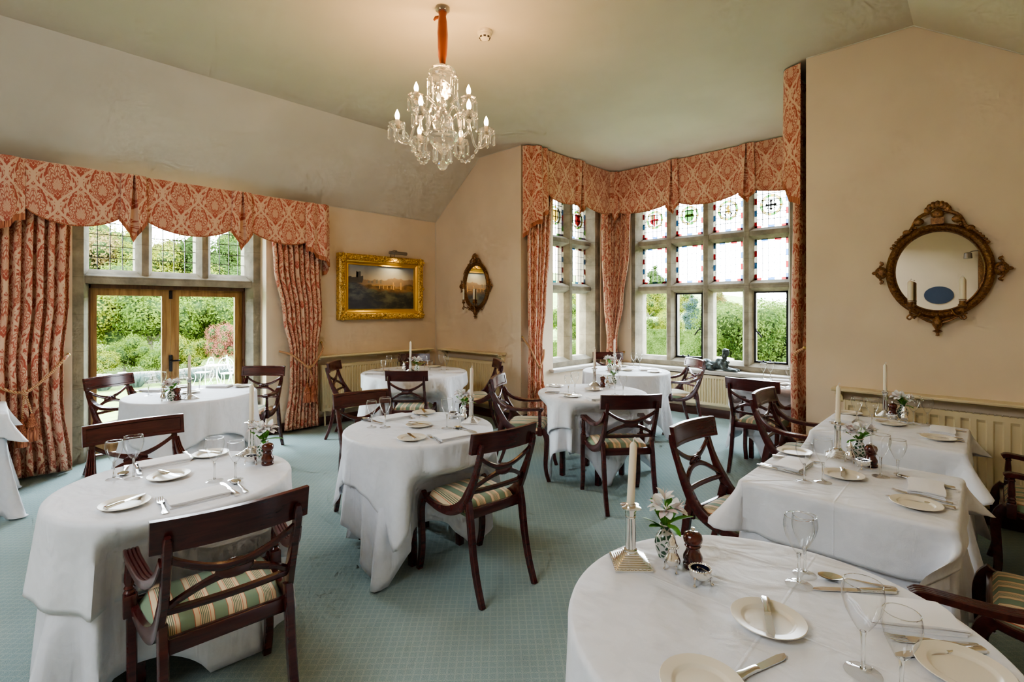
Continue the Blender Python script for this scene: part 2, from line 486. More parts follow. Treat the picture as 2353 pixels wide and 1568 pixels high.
struct(b.build('ceiling', MT['ceiling'], sharp=0))
# thin plaster bead along the meeting lines of wall and ceiling
b = MB(); b.tube([(0, -.006, ZE), (.996, -.006, ZC), (BX0, -.006, ZC)], .006, 6); b.tube([(.004, -1.8, ZE-.004), (.004, 0, ZE-.004)], .005, 6)
b.tube([(.004, -.004, .12), (.004, -.004, ZE)], .005, 6)
b.tube([(BX1, -.006, ZC), (5.757, -.006, ZC), (XR, -.006, ZE)], .006, 6)
struct(b.build('trim_1', MT['ceiling']))
# skirting
def skirt(name, x0, x1, y0, y1):
    b = MB(); b.box(x0, x1, y0, y1, 0, .11, 0, .008); struct(b.build(name, MT['skirting']))
skirt('baseboard_left', 0, .022, -2.5, -.02)
skirt('baseboard_back_left', .022, 1.76, -.022, 0)
skirt('baseboard_bay_left', BX0, BX0+.022, .02, 2.1)
skirt('baseboard_bay_back', BX0+.03, 5.0, BY-.022, BY)
skirt('baseboard_back_right', 5.06, XR-.02, -.022, 0)
skirt('baseboard_right', XR-.022, XR, -7.5, -.03)

# ------------------------------------------------------------------ stone mullioned windows
# local frame of a window: u along the wall, d out into the room, z up; M maps to world
def wmap(kind):
    if kind == 'A': return lambda u, d, z: (-.34+d, u, z)             # french-window wall, room is +x
    if kind == 'L': return lambda u, d, z: (1.60+d, u, z)             # bay left, room is +x
    return lambda u, d, z: (u, 2.28-d, z)                             # bay back, room is -y
MSEC = [(-.074, -.10), (-.074, .02), (-.03, .10), (.03, .10), (.074, .02), (.074, -.10)]
TSEC = [(-.0742, -.098), (-.0742, .018), (-.031, .094), (.031, .094), (.0742, .018), (.0742, -.098)]
def bar_v(M, u, z0, z1, sec=MSEC):
    b = MB(); n = len(sec)
    vs = [M(u+a, d, z0) for a, d in sec]+[M(u+a, d, z1) for a, d in sec]
    b.add(vs, [tuple(range(n)), tuple(range(n, 2*n))]+[(i, (i+1) % n, n+(i+1) % n, n+i) for i in range(n)]); return b
def bar_h(M, z, u0, u1, sec=TSEC):
    b = MB(); n = len(sec)
    vs = [M(u0, d, z+a) for a, d in sec]+[M(u1, d, z+a) for a, d in sec]
    b.add(vs, [tuple(range(n)), tuple(range(n, 2*n))]+[(i, (i+1) % n, n+(i+1) % n, n+i) for i in range(n)]); return b
JL = [(-.13, -.10), (-.13, .16), (.02, .16), (.074, .02), (.074, -.10)]
JR = [(-a, d) for a, d in JL]
JLK = [(-.043, -.10), (-.043, .155), (.02, .155), (.074, .02), (.074, -.10)]; JRK = [(-a, d) for a, d in JLK]
def mbox(b, M, u0, u1, d0, d1, z0, z1, m=0):
    k = len(b.v); b.box(u0, u1, d0, d1, z0, z1, m)
    for i in range(k, len(b.v)): b.v[i] = M(*b.v[i])
def leaded(M, u0, u1, z0, z1, nu, nz, stained=None, parent=None, roundel=None, faint=False, label=None):
    """one light: a sheet of glass with lead cames, optional coloured border and roundel"""
    mats = [MT['pane'], MT['lead'], MT['g_red'], MT['g_blue'], MT['g_green'], MT['g_yellow'], MT['g_amber'], MT['g_mauve'], MT['g_white'], MT['g_black'], MT['g_pale']]
    b = MB()
    def quad(a0, a1, c0, c1, m, d=0.0):
        b.add([M(a0, d, c0), M(a1, d, c0), M(a1, d, c1), M(a0, d, c1)], [(0, 1, 2, 3)], m)
    quad(u0, u1, z0, z1, 0, -.004)
    t = .0035 if not faint else .0022
    bw = .028 if stained else 0
    if stained:
        cyc = [2, 8, 3, 8] if stained == 1 else [2, 3, 8, 4, 7]
        L = .075
        n = max(3, int((u1-u0)/L)); n2 = max(3, int((z1-z0)/L))
        for i in range(n):
            a0 = u0+(u1-u0)*i/n; a1 = u0+(u1-u0)*(i+1)/n
            quad(a0, a1, z0, z0+bw, cyc[i % len(cyc)], .001); 
            if stained == 1 or True: quad(a0, a1, z1-bw, z1, cyc[(i+1) % len(cyc)], .001)
        for j in range(n2):
            c0 = z0+(z1-z0)*j/n2; c1 = z0+(z1-z0)*(j+1)/n2
            quad(u0, u0+bw, c0, c1, cyc[j % len(cyc)], .0012); quad(u1-bw, u1, c0, c1, cyc[(j+2) % len(cyc)], .0012)
            mbox(b, M, u0, u0+bw, -.003, .004, c0-.002, c0+.002, 1); mbox(b, M, u1-bw, u1, -.003, .004, c0-.002, c0+.002, 1)
        mbox(b, M, u0+bw-.002, u0+bw+.002, -.003, .005, z0, z1, 1); mbox(b, M, u1-bw-.002, u1-bw+.002, -.003, .005, z0, z1, 1)
        mbox(b, M, u0, u1, -.003, .005, z0+bw-.002, z0+bw+.002, 1); mbox(b, M, u0, u1, -.003, .005, z1-bw-.002, z1-bw+.002, 1)
    U0, U1, Z0, Z1 = u0+bw, u1-bw, z0+bw, z1-bw
    for i in range(1, nu): a = U0+(U1-U0)*i/nu; mbox(b, M, a-t, a+t, -.005, .006, Z0, Z1, 1)
    for j in range(1, nz): c = Z0+(Z1-Z0)*j/nz; mbox(b, M, U0, U1, -.006, .007, c-t, c+t, 1)
    if roundel:
        cu, cz, R0 = (u0+u1)/2, z0+(z1-z0)*.52, min((u1-u0)*.36, .135)
        d = .009; n = 24
        def disc(r0, r1, mfun, dd):
            for i in range(n):
                a0 = 2*pi*i/n; a1 = 2*pi*(i+1)/n
                b.add([M(cu+r*cos(a), dd, cz+r*sin(a)) for r, a in ((r0, a0), (r1, a0), (r1, a1), (r0, a1))], [(0, 1, 2, 3)], mfun(i))
        disc(0, R0*.82, lambda i: 8, d)
        disc(R0*.80, R0, lambda i: (4, 4, 5, 5, 10, 6)[i % 6], d+.001)
        disc(R0*.98, R0*1.03, lambda i: 1, d+.002); disc(R0*.79, R0*.83, lambda i: 1, d+.002)
        def poly(pts, m, dd=.013): b.add([M(cu+x*R0, dd, cz+y*R0) for x, y in pts], [tuple(range(len(pts)))], m)
        sh = [(-.5, .55), (-.25, .66), (0, .58), (.25, .66), (.5, .55), (.42, .2), (.55, -.15), (.35, -.5), (0, -.72), (-.35, -.5), (-.55, -.15), (-.42, .2)]
        def rim():
            k = [M(cu+x*R0, .015, cz+y*R0) for x, y in sh+sh[:1]]
            b.tube(k, .0028, 5, 1)
        if roundel == 'lions_red':
            poly(sh, 2); rim()
            for k in range(3):
                y = .36-.36*k
                poly([(-.3, y-.1), (-.3, y+.04), (-.12, y+.1), (0, y+.02), (.2, y+.1), (.3, y), (.26, y-.1), (.12, y-.02), (-.06, y-.1), (-.18, y-.02)], 8, .016)
        if roundel == 'quartered':
            poly(sh, 8); rim()
            poly([(-.5, .1), (-.08, .1), (-.08, .62), (-.5, .55)], 5, .015); poly([(.08, .1), (.5, .1), (.5, .55), (.08, .62)], 8, .015)
            for q in ((-.08, .62, .08, -.68), (-.48, .09, .48, -.09)):
                poly([(q[0], q[1]), (q[2], q[1]), (q[2], q[3]), (q[0], q[3])], 2, .016)
            poly([(-.5, -.1), (-.1, -.1), (-.1, -.62), (-.5, -.3)], 2, .015); poly([(.12, -.1), (.45, -.1), (.3, -.5), (.12, -.6)], 5, .015)
        if roundel == 'green_fess':
            poly(sh, 4); rim()
            poly([(-.46, .14), (.46, .14), (.46, -.16), (.23, -.08), (0, -.16), (-.23, -.08), (-.46, -.16)], 6, .016)
        if roundel == 'gold_lion':
            poly([(x*.95, y) for x, y in sh], 8); rim()
            poly([(-.1, -.6), (.0, -.2), (-.25, -.3), (-.2, -.05), (-.02, .02), (-.2, .2), (-.05, .45), (.12, .5), (.22, .3), (.1, .2), (.25, .1), (.2, -.1), (.32, -.3), (.16, -.25), (.2, -.55), (.05, -.35)], 6, .016)
            poly([(.1, -.6), (.45, -.4), (.42, -.1), (.3, -.42)], 9, .016); poly([(-.45, -.3), (-.1, -.66), (-.2, -.35)], 9, .016)
        if roundel == 'black_cross':
            poly(sh, 8); rim()
            for a in range(4):
                ca, sa = cos(a*pi/2), sin(a*pi/2)
                q = [(-.06, 0), (-.06, .3), (-.18, .36), (-.1, .42), (0, .52), (.1, .42), (.18, .36), (.06, .3), (.06, 0)]
                poly([(x*ca-y*sa, x*sa+y*ca) for x, y in q], 9, .016)
                q = [(.24, .22), (.34, .28), (.36, .4), (.28, .38)]
                poly([(x*ca-y*sa, x*sa+y*ca) for x, y in q], 9, .016)
        if roundel == 'amber_plain':
            poly(sh, 6); rim()
    o = b.build('leaded_pane' if nu > 1 or stained else 'glass_pane', mats, parent, sharp=0, recalc=False)
    if label: o['label'] = label
    return o
def casement(M, u0, u1, z0, z1, parent, hand):
    b = MB(); t = .022
    for q in ((u0, u0+t, z0, z1), (u1-t, u1, z0, z1), (u0, u1, z0, z0+t), (u0, u1, z1-t, z1)): mbox(b, M, q[0], q[1], -.012, .022, q[2], q[3])
    fr = b.build('casement_frame', MT['iron'], parent)
    b = MB(); u = u1-.03 if hand > 0 else u0+.03; z = z0+.42
    b.ball(M(u, .04, z), .014, 8, 6)
    s = -1 if hand > 0 else 1
    b.tube([M(u, .045, z+.03), M(u, .05, z), M(u+s*.03, .055, z-.02), M(u+s*.075, .05, z-.085)], [.008, .011, .009, .011], 6)
    b.build('casement_handle', MT['iron'], fr)
    b = MB(); b.tube([M(u0+.06, .04, z0+.012), M(u1-.1, .05, z0+.016)], .006, 6)
    b.ball(M(u0+.12, .045, z0+.03), .012, 8, 6); b.ball(M((u0+u1)/2, .045, z0+.035), .014, 8, 6)
    b.build('casement_stay', MT['iron'], fr)

# --- bay back window: 4 lights x 3 rows
w3 = struct(thing('window_3', 'wide stone mullioned window of four lights across the back of the bay', 'window', (0, 0, 0)))
Mk = wmap('K')
b = bar_v(Mk, 2.205, LZ0, LZ1, JLK); b.build('stone_jamb', MT['stone'], w3, 0); b = bar_v(Mk, 4.40, LZ0, LZ1, JRK); b.build('stone_jamb', MT['stone'], w3, 0)
for u in (2.75, 3.30, 3.845): bar_v(Mk, u, LZ0, LZ1).build('mullion', MT['stone'], w3, 0)
for z in (1.795, 2.485): bar_h(Mk, z, 2.2, 4.4).build('transom', MT['stone'], w3, 0)
bar_h(Mk, LZ0+.06, 2.2, 4.4, [(-.07, -.1), (-.07, .12), (.02, .12), (.074, .02), (.074, -.1)]).build('stone_sill', MT['stone'], w3, 0)
bar_h(Mk, LZ1-.06, 2.2, 4.4, [(-.074, -.1), (-.074, .02), (-.02, .12), (.07, .12), (.07, -.1)]).build('stone_head', MT['stone'], w3, 0)
lts = [(2.279, 2.676), (2.824, 3.226), (3.374, 3.771), (3.919, 4.326)]
for i, (u0, u1) in enumerate(lts):
    leaded(Mk, u0, u1, 2.559, 3.11, 5, 6, 1, w3, ['quartered', 'green_fess', 'gold_lion', 'black_cross'][i], label='leaded light with a %s heraldic roundel' % ['red and gold quartered', 'green and gold', 'gold lion', 'black cross'][i])
    leaded(Mk, u0, u1, 1.869, 2.411, 5, 5, 1, w3, faint=True)
    leaded(Mk, u0, u1, .774, 1.721, 1, 1, None, w3)
casement(Mk, lts[1][0], lts[1][1], .776, 1.719, w3, 1); casement(Mk, lts[3][0], lts[3][1], .776, 1.719, w3, -1)
# --- bay left window: 2 lights x 3 rows
w2 = struct(thing('window_2', 'narrow stone mullioned window of two lights in the left side of the bay', 'window'))
Ml = wmap('L')
bar_v(Ml, .64, LZ0, LZ1, JL).build('stone_jamb', MT['stone'], w2, 0); bar_v(Ml, 1.745, LZ0, LZ1, JR).build('stone_jamb', MT['stone'], w2, 0)
bar_v(Ml, 1.185, LZ0, LZ1).build('mullion', MT['stone'], w2, 0)
for z in (1.795, 2.485): bar_h(Ml, z, .64, 1.745).build('transom', MT['stone'], w2, 0)
bar_h(Ml, LZ0+.06, .64, 1.745, [(-.07, -.1), (-.07, .12), (.02, .12), (.074, .02), (.074, -.1)]).build('stone_sill', MT['stone'], w2, 0)
bar_h(Ml, LZ1-.06, .64, 1.745, [(-.074, -.1), (-.074, .02), (-.02, .12), (.07, .12), (.07, -.1)]).build('stone_head', MT['stone'], w2, 0)
for i, (u0, u1) in enumerate([(.714, 1.111), (1.259, 1.671)]):
    leaded(Ml, u0, u1, 2.559, 3.11, 5, 6, 2, w2, ['amber_plain', 'lions_red'][i], label='leaded light with a %s heraldic roundel' % ['gold', 'red shield and white lions'][i])
    leaded(Ml, u0, u1, 1.869, 2.411, 5, 5, 1, w2, faint=True)
    leaded(Ml, u0, u1, .774, 1.721, 1, 1, None, w2)
# window boards
b = MB(); b.box(KX0-.3, 4.95, 1.98, 2.17, .622, .652, 0, .008); b.box(KX0-.28, 4.95, 2.0, 2.12, .595, .622, 0, .004); struct(b.build('trim_2', MT['white_paint']))
b = MB(); b.box(1.69, 1.86, .58, 2.1, .622, .652, 0, .008); b.box(1.78, 1.84, .6, 2.1, .6, .622, 0, .004); struct(b.build('trim_3', MT['white_paint']))
# --- window over the french doors
w1 = struct(thing('window_1', 'stone mullioned leaded window of three lights above the French doors', 'window'))
Ma = wmap('A')
bar_v(Ma, -4.14, 0, 2.62, JL).build('stone_jamb', MT['stone'], w1, 0); bar_v(Ma, -2.56, 0, 2.62, JR).build('stone_jamb', MT['stone'], w1, 0)
for u in (-3.622, -3.068): bar_v(Ma, u, 1.80, 2.62).build('mullion', MT['stone'], w1, 0)
bar_h(Ma, 1.815, -4.14, -2.56, [(-.075, -.1), (-.075, .13), (0, .14), (.02, .1), (.074, .02), (.074, -.1)]).build('transom', MT['stone'], w1, 0)
for u0, u1 in ((-4.10, -3.696), (-3.548, -3.142), (-2.994, -2.60)): leaded(Ma, u0, u1, 1.889, 2.6, 4, 6, None, w1)
# --- french doors
d1 = struct(thing('door_1', 'pair of glazed oak French doors opening to the garden', 'door'))
Md = lambda u, d, z: (-.40+d, u, z)
b = MB()
for q in ((-4.105, -4.055, 0, 1.745), (-2.645, -2.595, 0, 1.745), (-4.105, -2.595, 1.70, 1.745)): mbox(b, Md, q[0], q[1], -.05, .09, q[2], q[3])
b.build('door_frame', MT['oak_frame'], d1)
for a, c in ((-4.055, -3.372), (-3.368, -2.645)):
    b = MB(); st = .075; mid = .078
    l0, l1 = (a+st-.02, c-mid) if a < -4 else (a+mid, c-st)
    for q in ((a, l0, .02, 1.70), (l1, c, .02, 1.70), (l0, l1, 1.628, 1.70), (l0, l1, .02, .2)): mbox(b, Md, q[0], q[1], -.02, .025, q[2], q[3])
    lf = b.build('door_leaf', MT['oak'], d1)
    b = MB(); k = len(b.v); b.box(l0, l1, -.003, .003, .2, 1.628)
    b.v = [Md(*v) for v in b.v]; b.build('glass_pane', MT['pane'], lf, 0)
b = MB(); mbox(b, Md, -3.385, -3.355, .026, .04, 1.60, 1.69); mbox(b, Md, -3.378, -3.362, .04, .055, 1.62, 1.68); b.build('top_bolt', MT['iron'], d1)
b = MB(); mbox(b, Md, -3.385, -3.355, .026, .04, .80, .98); b.tube([Md(-3.37, .03, .92), Md(-3.37, .07, .92), Md(-3.29, .075, .92)], .009, 6); b.build('door_handle', MT['iron'], d1)
b = MB(); b.box(-.50, -.36, -4.06, -2.64, -.02, .008, 0, .003); b.build('threshold', MT['oak_frame'], d1)

# ------------------------------------------------------------------ curtains and pelmets
def path_at(path, s):
    """point and normal (to the room = left of travel) on a plan polyline at arc length s"""
    acc = 0
    for (a, c) in zip(path, path[1:]):
        L = math.dist(a, c)
        if s <= acc+L or c is path[-1]:
            t = (s-acc)/L; dx, dy = (c[0]-a[0])/L, (c[1]-a[1])/L
            return (a[0]+(c[0]-a[0])*t, a[1]+(c[1]-a[1])*t, dx, dy)
        acc += L
def curtain(name, label, path, nside, z1, zt, zb, edges, nf, amp, cloth_w, seed=0):
    """edges: list of (z, s_left, s_right) ; nside = +1/-1 side of the path facing the room"""
    r = random.Random(seed)
    ph = [r.uniform(-.5, .5) for _ in range(nf+2)]
    el = sorted([(z, a) for z, a, c in edges]); er = sorted([(z, c) for z, a, c in edges])
    b = MB(); nu = nf*10; nv = 44
    def fn(u, v):
        z = z1+(zb-z1)*v
        a, c = smooth(el, z), smooth(er, z)
        s = a+(c-a)*u
        x, y, dx, dy = path_at(path, s)
        k = u*nf; w = sin(2*pi*k+ph[int(k) % nf]*1.2*sin(pi*(k % 1)))
        w2 = sin(2*pi*k*.37+seed)*.5
        dep = amp*(w+.35*w2)*min(1, (c-a)/.35)**.3 + .02*(1-abs(z-zt)/1.2 if abs(z-zt) < 1.2 else 0)
        t_ = .014*sin(4*pi*k+seed)
        nx, ny = -dy*nside, dx*nside
        hem = .012*sin(2*pi*k*1.0) if v > .999 else 0
        return (x+nx*dep+dx*t_*(c-a), y+ny*dep+dy*t_*(c-a), z+hem)
    b.grid(fn, nu, nv, 0, lambda u, v: (u*cloth_w, z1+(zb-z1)*v))
    o = b.build(name, MT['damask'], None, 60, False)
    sol = o.modifiers.new('thick', 'SOLIDIFY'); sol.thickness = .004
    return tag(o, label, 'curtain')
def tieback(label, pts, knot, drop, tass, wallside):
    """rope along pts, gathered at knot, tassels hanging at the points in tass"""
    t = thing('curtain_tieback', label, 'tieback')
    sp = spline(pts, 24)
    b = MB(); b.tube(sp, .012, 8); b.ball(knot, .026, 10, 8)
    for q in tass: b.tube(spline([knot, ((knot[0]+q[0])/2, (knot[1]+q[1])/2, (knot[2]+q[2])/2+.01), q], 8), .007, 7)
    b.build('rope', MT['rope'], t)
    for q in tass:
        b = MB(); b.lathe([(.008, 0), (.018, -.012), (.014, -.03), (.02, -.045), (.034, -.085), (.04, -.10), (.041, -.112), (.036, -.118)], 12, q); 
        tb = b.build('tassel', MT['fringe'], t)
        b = MB(); b.lathe([(.036, -.112), (.044, -.16), (.046, -.235), (.0, -.236)], 24, q, 0, lambda i, j: 1 if i % 2 else .9); b.build('tassel_skirt', MT['fringe'], tb)
    b = MB(); e = Vector(pts[-1]); b.ball(e, .016, 8, 6); b.tube([e, e+Vector(wallside)*.05], .006, 6); b.build('hook', MT['brass'], t)
    return t
def pelmet(label, path, nside, zt, items, name='pelmet'):
    """items: ('swag', s0, s1, z_end0, z_mid, z_end1) or ('tail', s0, s1, z0, z1, steps) or ('pleat', s0, s1, z_side, z_tip)"""
    t = thing(name, label, 'pelmet')
    def P(s, off, z):
        x, y, dx, dy = path_at(path, s); return (x-dy*nside*off, y+dx*nside*off, z)
    for it in items:
        k = it[0]; s0, s1 = it[1], it[2]
        b = MB(); f = MB()
        if k == 'swag':
            z0, zm, zr = it[3:]
            bot = lambda u: (z0*(1-u)+zr*u)-((z0+zr)/2-zm)*(1-(2*u-1)**2)**.8
            nn = 20
            b.grid(lambda u, v: P(s0+(s1-s0)*u, .006+.02*v*(1-(2*u-1)**2), zt+(bot(u)-zt)*v), nn, 10, 0, lambda u, v: (s0+(s1-s0)*u, zt+(bot(u)-zt)*v))
            o = b.build('scalloped_panel', MT['damask'], t, 60, False)
            f.tube([P(s0+(s1-s0)*i/nn, .012+.02*(1-(2*i/nn-1)**2), bot(i/nn)) for i in range(nn+1)], .006, 6); f.build('piping', MT['fringe'], o)
        elif k == 'pleat':
            zs, zc = it[3], it[4]
            sm = (s0+s1)/2
            w_ = (s1-s0)/2
            prf = [(s0, .0), (s0+.003, .04), (s0+w_*.5, .055), (sm-.006, .058), (sm-.004, .012), (sm, .004), (sm+.004, .012), (sm+.006, .058), (s1-w_*.5, .055), (s1-.003, .04), (s1, .0)]
            nn = len(prf)-1; opn = [0, 0, 0, -.55, -.35, 0, .35, .55, 0, 0, 0]
            def bz(i): u = min(1, abs(prf[i][0]+opn[i]*w_*.62-sm)/(s1-sm)); return zc+(zs-zc)*u**.9
            flare = lambda i: (prf[i][0]-sm)*.16+opn[i]*w_*.62
            b.grid(lambda u, v: P(prf[int(round(u*nn))][0]+flare(int(round(u*nn)))*v, prf[int(round(u*nn))][1], zt+(bz(int(round(u*nn)))-zt)*v), nn, 8, 0, lambda u, v: (prf[int(round(u*nn))][0]*1.3, zt+(bz(int(round(u*nn)))-zt)*v))
            o = b.build('pleat', MT['damask'], t, 30, False)
            f.grid(lambda u, v: P(prf[int(round(u*nn))][0]*1+flare(int(round(u*nn)))*1.02, prf[int(round(u*nn))][1]+.003, bz(int(round(u*nn)))+.008-.05*v), nn, 1); f.build('fringe', MT['fringe'], o, 0, False)
        else:
            z0, z1, st = it[3:]
            nn = st*6
            def dep(u): kk = u*st; return .012+.035*(.5-.5*cos(2*pi*kk))+.015*(1-abs(2*u-1))
            def bz(u):
                kk = u*st; q = int(min(kk, st-1e-6)); fr = kk-q
                return z0+(z1-z0)*((q+min(1, fr*1.0)*.55+.45*(fr > .5))/st)
            b.grid(lambda u, v: P(s0+(s1-s0)*u, dep(u)*(1+.3*v), zt+(bz(u)-zt)*v), nn, 12, 0, lambda u, v: ((s0+(s1-s0)*u)*1.35, zt+(bz(u)-zt)*v))
            o = b.build('cascade_tail', MT['damask'], t, 60, False)
            f.grid(lambda u, v: P(s0+(s1-s0)*u, dep(u)*1.3+.003, bz(u)+.008-.055*v), nn, 1); f.build('fringe', MT['fringe'], o, 0, False)
    return t
# pelmet over the french doors (travel along +y, room is +x = right-hand side -> nside -1)
PA = [(.0, -4.93), (.19, -4.92), (.19, -1.85), (.0, -1.84)]
o0 = .19+ .0; yy = lambda y: math.dist(PA[0], PA[1])+(y+4.92)
pelmet('terracotta damask pelmet with scallops and pleats over the French doors', PA, -1, 2.775,
       [('tail', .01, yy(-4.54), 1.98, 2.30, 3), ('swag', yy(-4.54), yy(-3.88), 2.36, 2.24, 2.37), ('pleat', yy(-3.89), yy(-3.70), 2.36, 2.17),
        ('swag', yy(-3.71), yy(-2.92), 2.37, 2.24, 2.37), ('pleat', yy(-2.93), yy(-2.74), 2.36, 2.17), ('swag', yy(-2.75), yy(-2.11), 2.37, 2.25, 2.30),
        ('tail', yy(-2.12), yy(-1.85)+.18, 2.24, 1.96, 3)])
PB = [(1.80, .0), (1.93, .15), (1.955, 1.93), (4.86, 1.93), (4.86, .15), (5.03, .0)]
L0 = math.dist(PB[0], PB[1]); L1 = math.dist(PB[1], PB[2]); L2 = L0+L1; L3 = L2+2.905; L4 = L3+1.78
sy = lambda y: L0+(y-.15)*L1/1.78
sx = lambda x: L2+(x-1.955)
pelmet('terracotta damask pelmet running round the inside of the bay', PB, -1, 3.595,
       [('tail', .005, sy(.36), 2.45, 2.88, 3), ('swag', sy(.36), sy(.98), 3.0, 2.93, 3.0), ('pleat', sy(.97), sy(1.15), 2.99, 2.88), ('swag', sy(1.14), sy(1.86), 3.0, 2.92, 2.95),
        ('pleat', sy(1.84), sx(2.06), 2.95, 2.76), ('swag', sx(2.05), sx(2.86), 2.97, 2.92, 2.99), ('pleat', sx(2.85), sx(3.02), 2.98, 2.87),
        ('swag', sx(3.01), sx(3.86), 2.99, 2.91, 3.01), ('pleat', sx(3.85), sx(4.03), 3.0, 2.89), ('swag', sx(4.02), L3-.02, 3.0, 2.93, 2.95), ('swag', L3, L4-.3, 2.9, 2.8, 2.9), ('tail', L4-.32, L4+.2, 2.9, 2.43, 2)])
# curtains
curtain('curtain', 'long damask curtain on the left of the French doors', [(.09, -4.95), (.09, -4.05)], -1, 2.72, .95, .03,
        [(2.7, .06, .72), (1.6, .06, .70), (1.0, .04, .66), (.7, .06, .66), (.03, .05, .72)], 9, .035, 1.7, 3)
curtain('curtain', 'damask curtain tied back on the right of the French doors', [(.09, -2.62), (.09, -1.8)], -1, 2.72, .95, .03,
        [(2.7, .12, .72), (2.0, .18, .74), (1.4, .28, .76), (.95, .36, .70), (.6, .36, .70), (.03, .30, .72)], 9, .032, 1.7, 5)
curtain('curtain', 'damask curtain tied back at the left opening of the bay', [(1.86, .015), (1.86, .72)], -1, 3.5, .95, .03,
        [(3.5, .02, .55), (2.4, .01, .48), (1.5, .01, .38), (1.05, .02, .29), (.7, .01, .31), (.03, .0, .42)], 6, .03, 1.2, 8)
curtain('curtain', 'damask curtain tied back in the corner of the bay', [(1.87, 1.62), (1.90, 1.99), (2.26, 2.03)], -1, 3.5, .95, .03,
        [(3.5, .10, .69), (2.4, .12, .66), (1.6, .16, .56), (1.0, .22, .46), (.6, .20, .48), (.03, .16, .52)], 7, .028, 1.3, 11)
curtain('curtain', 'damask curtain tied back at the right opening of the bay', [(4.955, .6), (4.955, .03)], -1, 3.5, .95, .03,
        [(3.5, .0, .55), (2.4, .05, .55), (1.5, .14, .55), (1.0, .20, .53), (.6, .17, .54), (.03, .10, .56)], 6, .03, 1.2, 14)
tieback('twisted rope tieback with tassels on the left French door curtain', [(.16, -4.92, 1.0), (.20, -4.70, .84), (.21, -4.55, .78), (.20, -4.42, .88), (.14, -4.30, 1.02), (.03, -4.25, 1.07)], (.225, -4.545, .78), 0, [(.23, -4.56, .56), (.235, -4.50, .60)], (-1, 0, 0))
tieback('twisted rope tieback with tassels on the right French door curtain', [(.02, -2.36, .98), (.13, -2.26, .94), (.20, -2.16, .84), (.215, -2.08, .78), (.20, -1.98, .86), (.12, -1.87, .98), (.03, -1.84, 1.06)], (.222, -2.085, .78), 0, [(.225, -2.11, .60), (.23, -2.04, .60)], (-1, 0, 0))
tieback('twisted rope tieback with tassels on the left bay curtain', [(1.92, .30, .95), (1.95, .25, .84), (1.965, .16, .74), (1.955, .11, .80), (1.90, .04, .98), (1.80, .006, 1.12)], (1.972, .155, .735), 0, [(1.975, .13, .56), (1.98, .20, .55)], (-1, 0, 0))
tieback('rope tieback round the curtain in the corner of the bay', [(1.92, 1.85, .86), (1.99, 1.90, .80), (2.03, 1.93, .76), (2.04, 1.955, .78), (2.05, 2.02, .81), (2.05, 2.09, .81)], (2.035, 1.925, .76), 0, [(2.04, 1.92, .60)], (0, 1, 0))
tieback('twisted rope tieback with tassels on the right bay curtain', [(4.93, .42, .95), (4.91, .34, .82), (4.90, .26, .73), (4.905, .18, .86), (4.935, .08, 1.08), (5.03, .025, 1.16)], (4.892, .265, .725), 0, [(4.885, .25, .54), (4.888, .31, .55)], (1, 0, 0))

# ------------------------------------------------------------------ radiators and their shelves
def radiator(label, p0, along, out, L, z0, z1, rib=.037):
    """p0 = start on the wall, along / out unit plan vectors"""
    def W(s, d, z): return (p0[0]+along[0]*s+out[0]*d, p0[1]+along[1]*s+out[1]*d, z)
    t = thing('radiator', label, 'radiator')
    b = MB(); n = int(L/rib)
    def wbox(b, s0, s1, d0, d1, c0, c1, bev=0):
        k = len(b.v); b.box(s0, s1, d0, d1, c0, c1, 0, bev)
        for i in range(k, len(b.v)): b.v[i] = W(*b.v[i])
    vs = []; prof_ = []
    for i in range(n):
        s = L*i/n; q = L/n
        prof_ += [(s, .095), (s+q*.36, .095), (s+q*.46, .082), (s+q*.9, .082)]
    prof_.append((L, .095))
    zz = [z0, z0+.035, z0+.055, z1-.055, z1-.035, z1]
    def fn(u, v):
        s, d = prof_[int(round(u*(len(prof_)-1)))]; j = int(round(v*5))
        return W(s, .095 if j in (0, 1, 4, 5) else d, zz[j])
    b.grid(fn, len(prof_)-1, 5); wbox(b, 0, L, .05, .08, z0+.002, z1-.002)
    b.build('panel', MT['cream'], t, 20)
    b = MB(); wbox(b, -.002, .012, .028, .098, z0, z1+.004, .003); wbox(b, L-.012, L+.002, .028, .098, z0, z1+.004, .003)
    b.build('end_panel', MT['cream'], t)
    b = MB()
    k = int(L/.035)
    for i in range(k): wbox(b, L*i/k+.004, L*(i+1)/k-.004, .034, .092, z1-.004, z1+.003)
    b.build('top_grille', MT['cream'], t)
    b = MB(); b.tube([W(.05, .06, z0+.04), W(.05, .06, .0)], .011, 8); b.tube([W(L-.05, .06, z0+.04), W(L-.05, .06, .0)], .011, 8); wbox(b, .06, .1, .003, .05, z0+.1, z0+.2); wbox(b, L-.1, L-.06, .003, .05, z0+.1, z0+.2)
    b.build('pipe', MT['cream'], t)
    return t
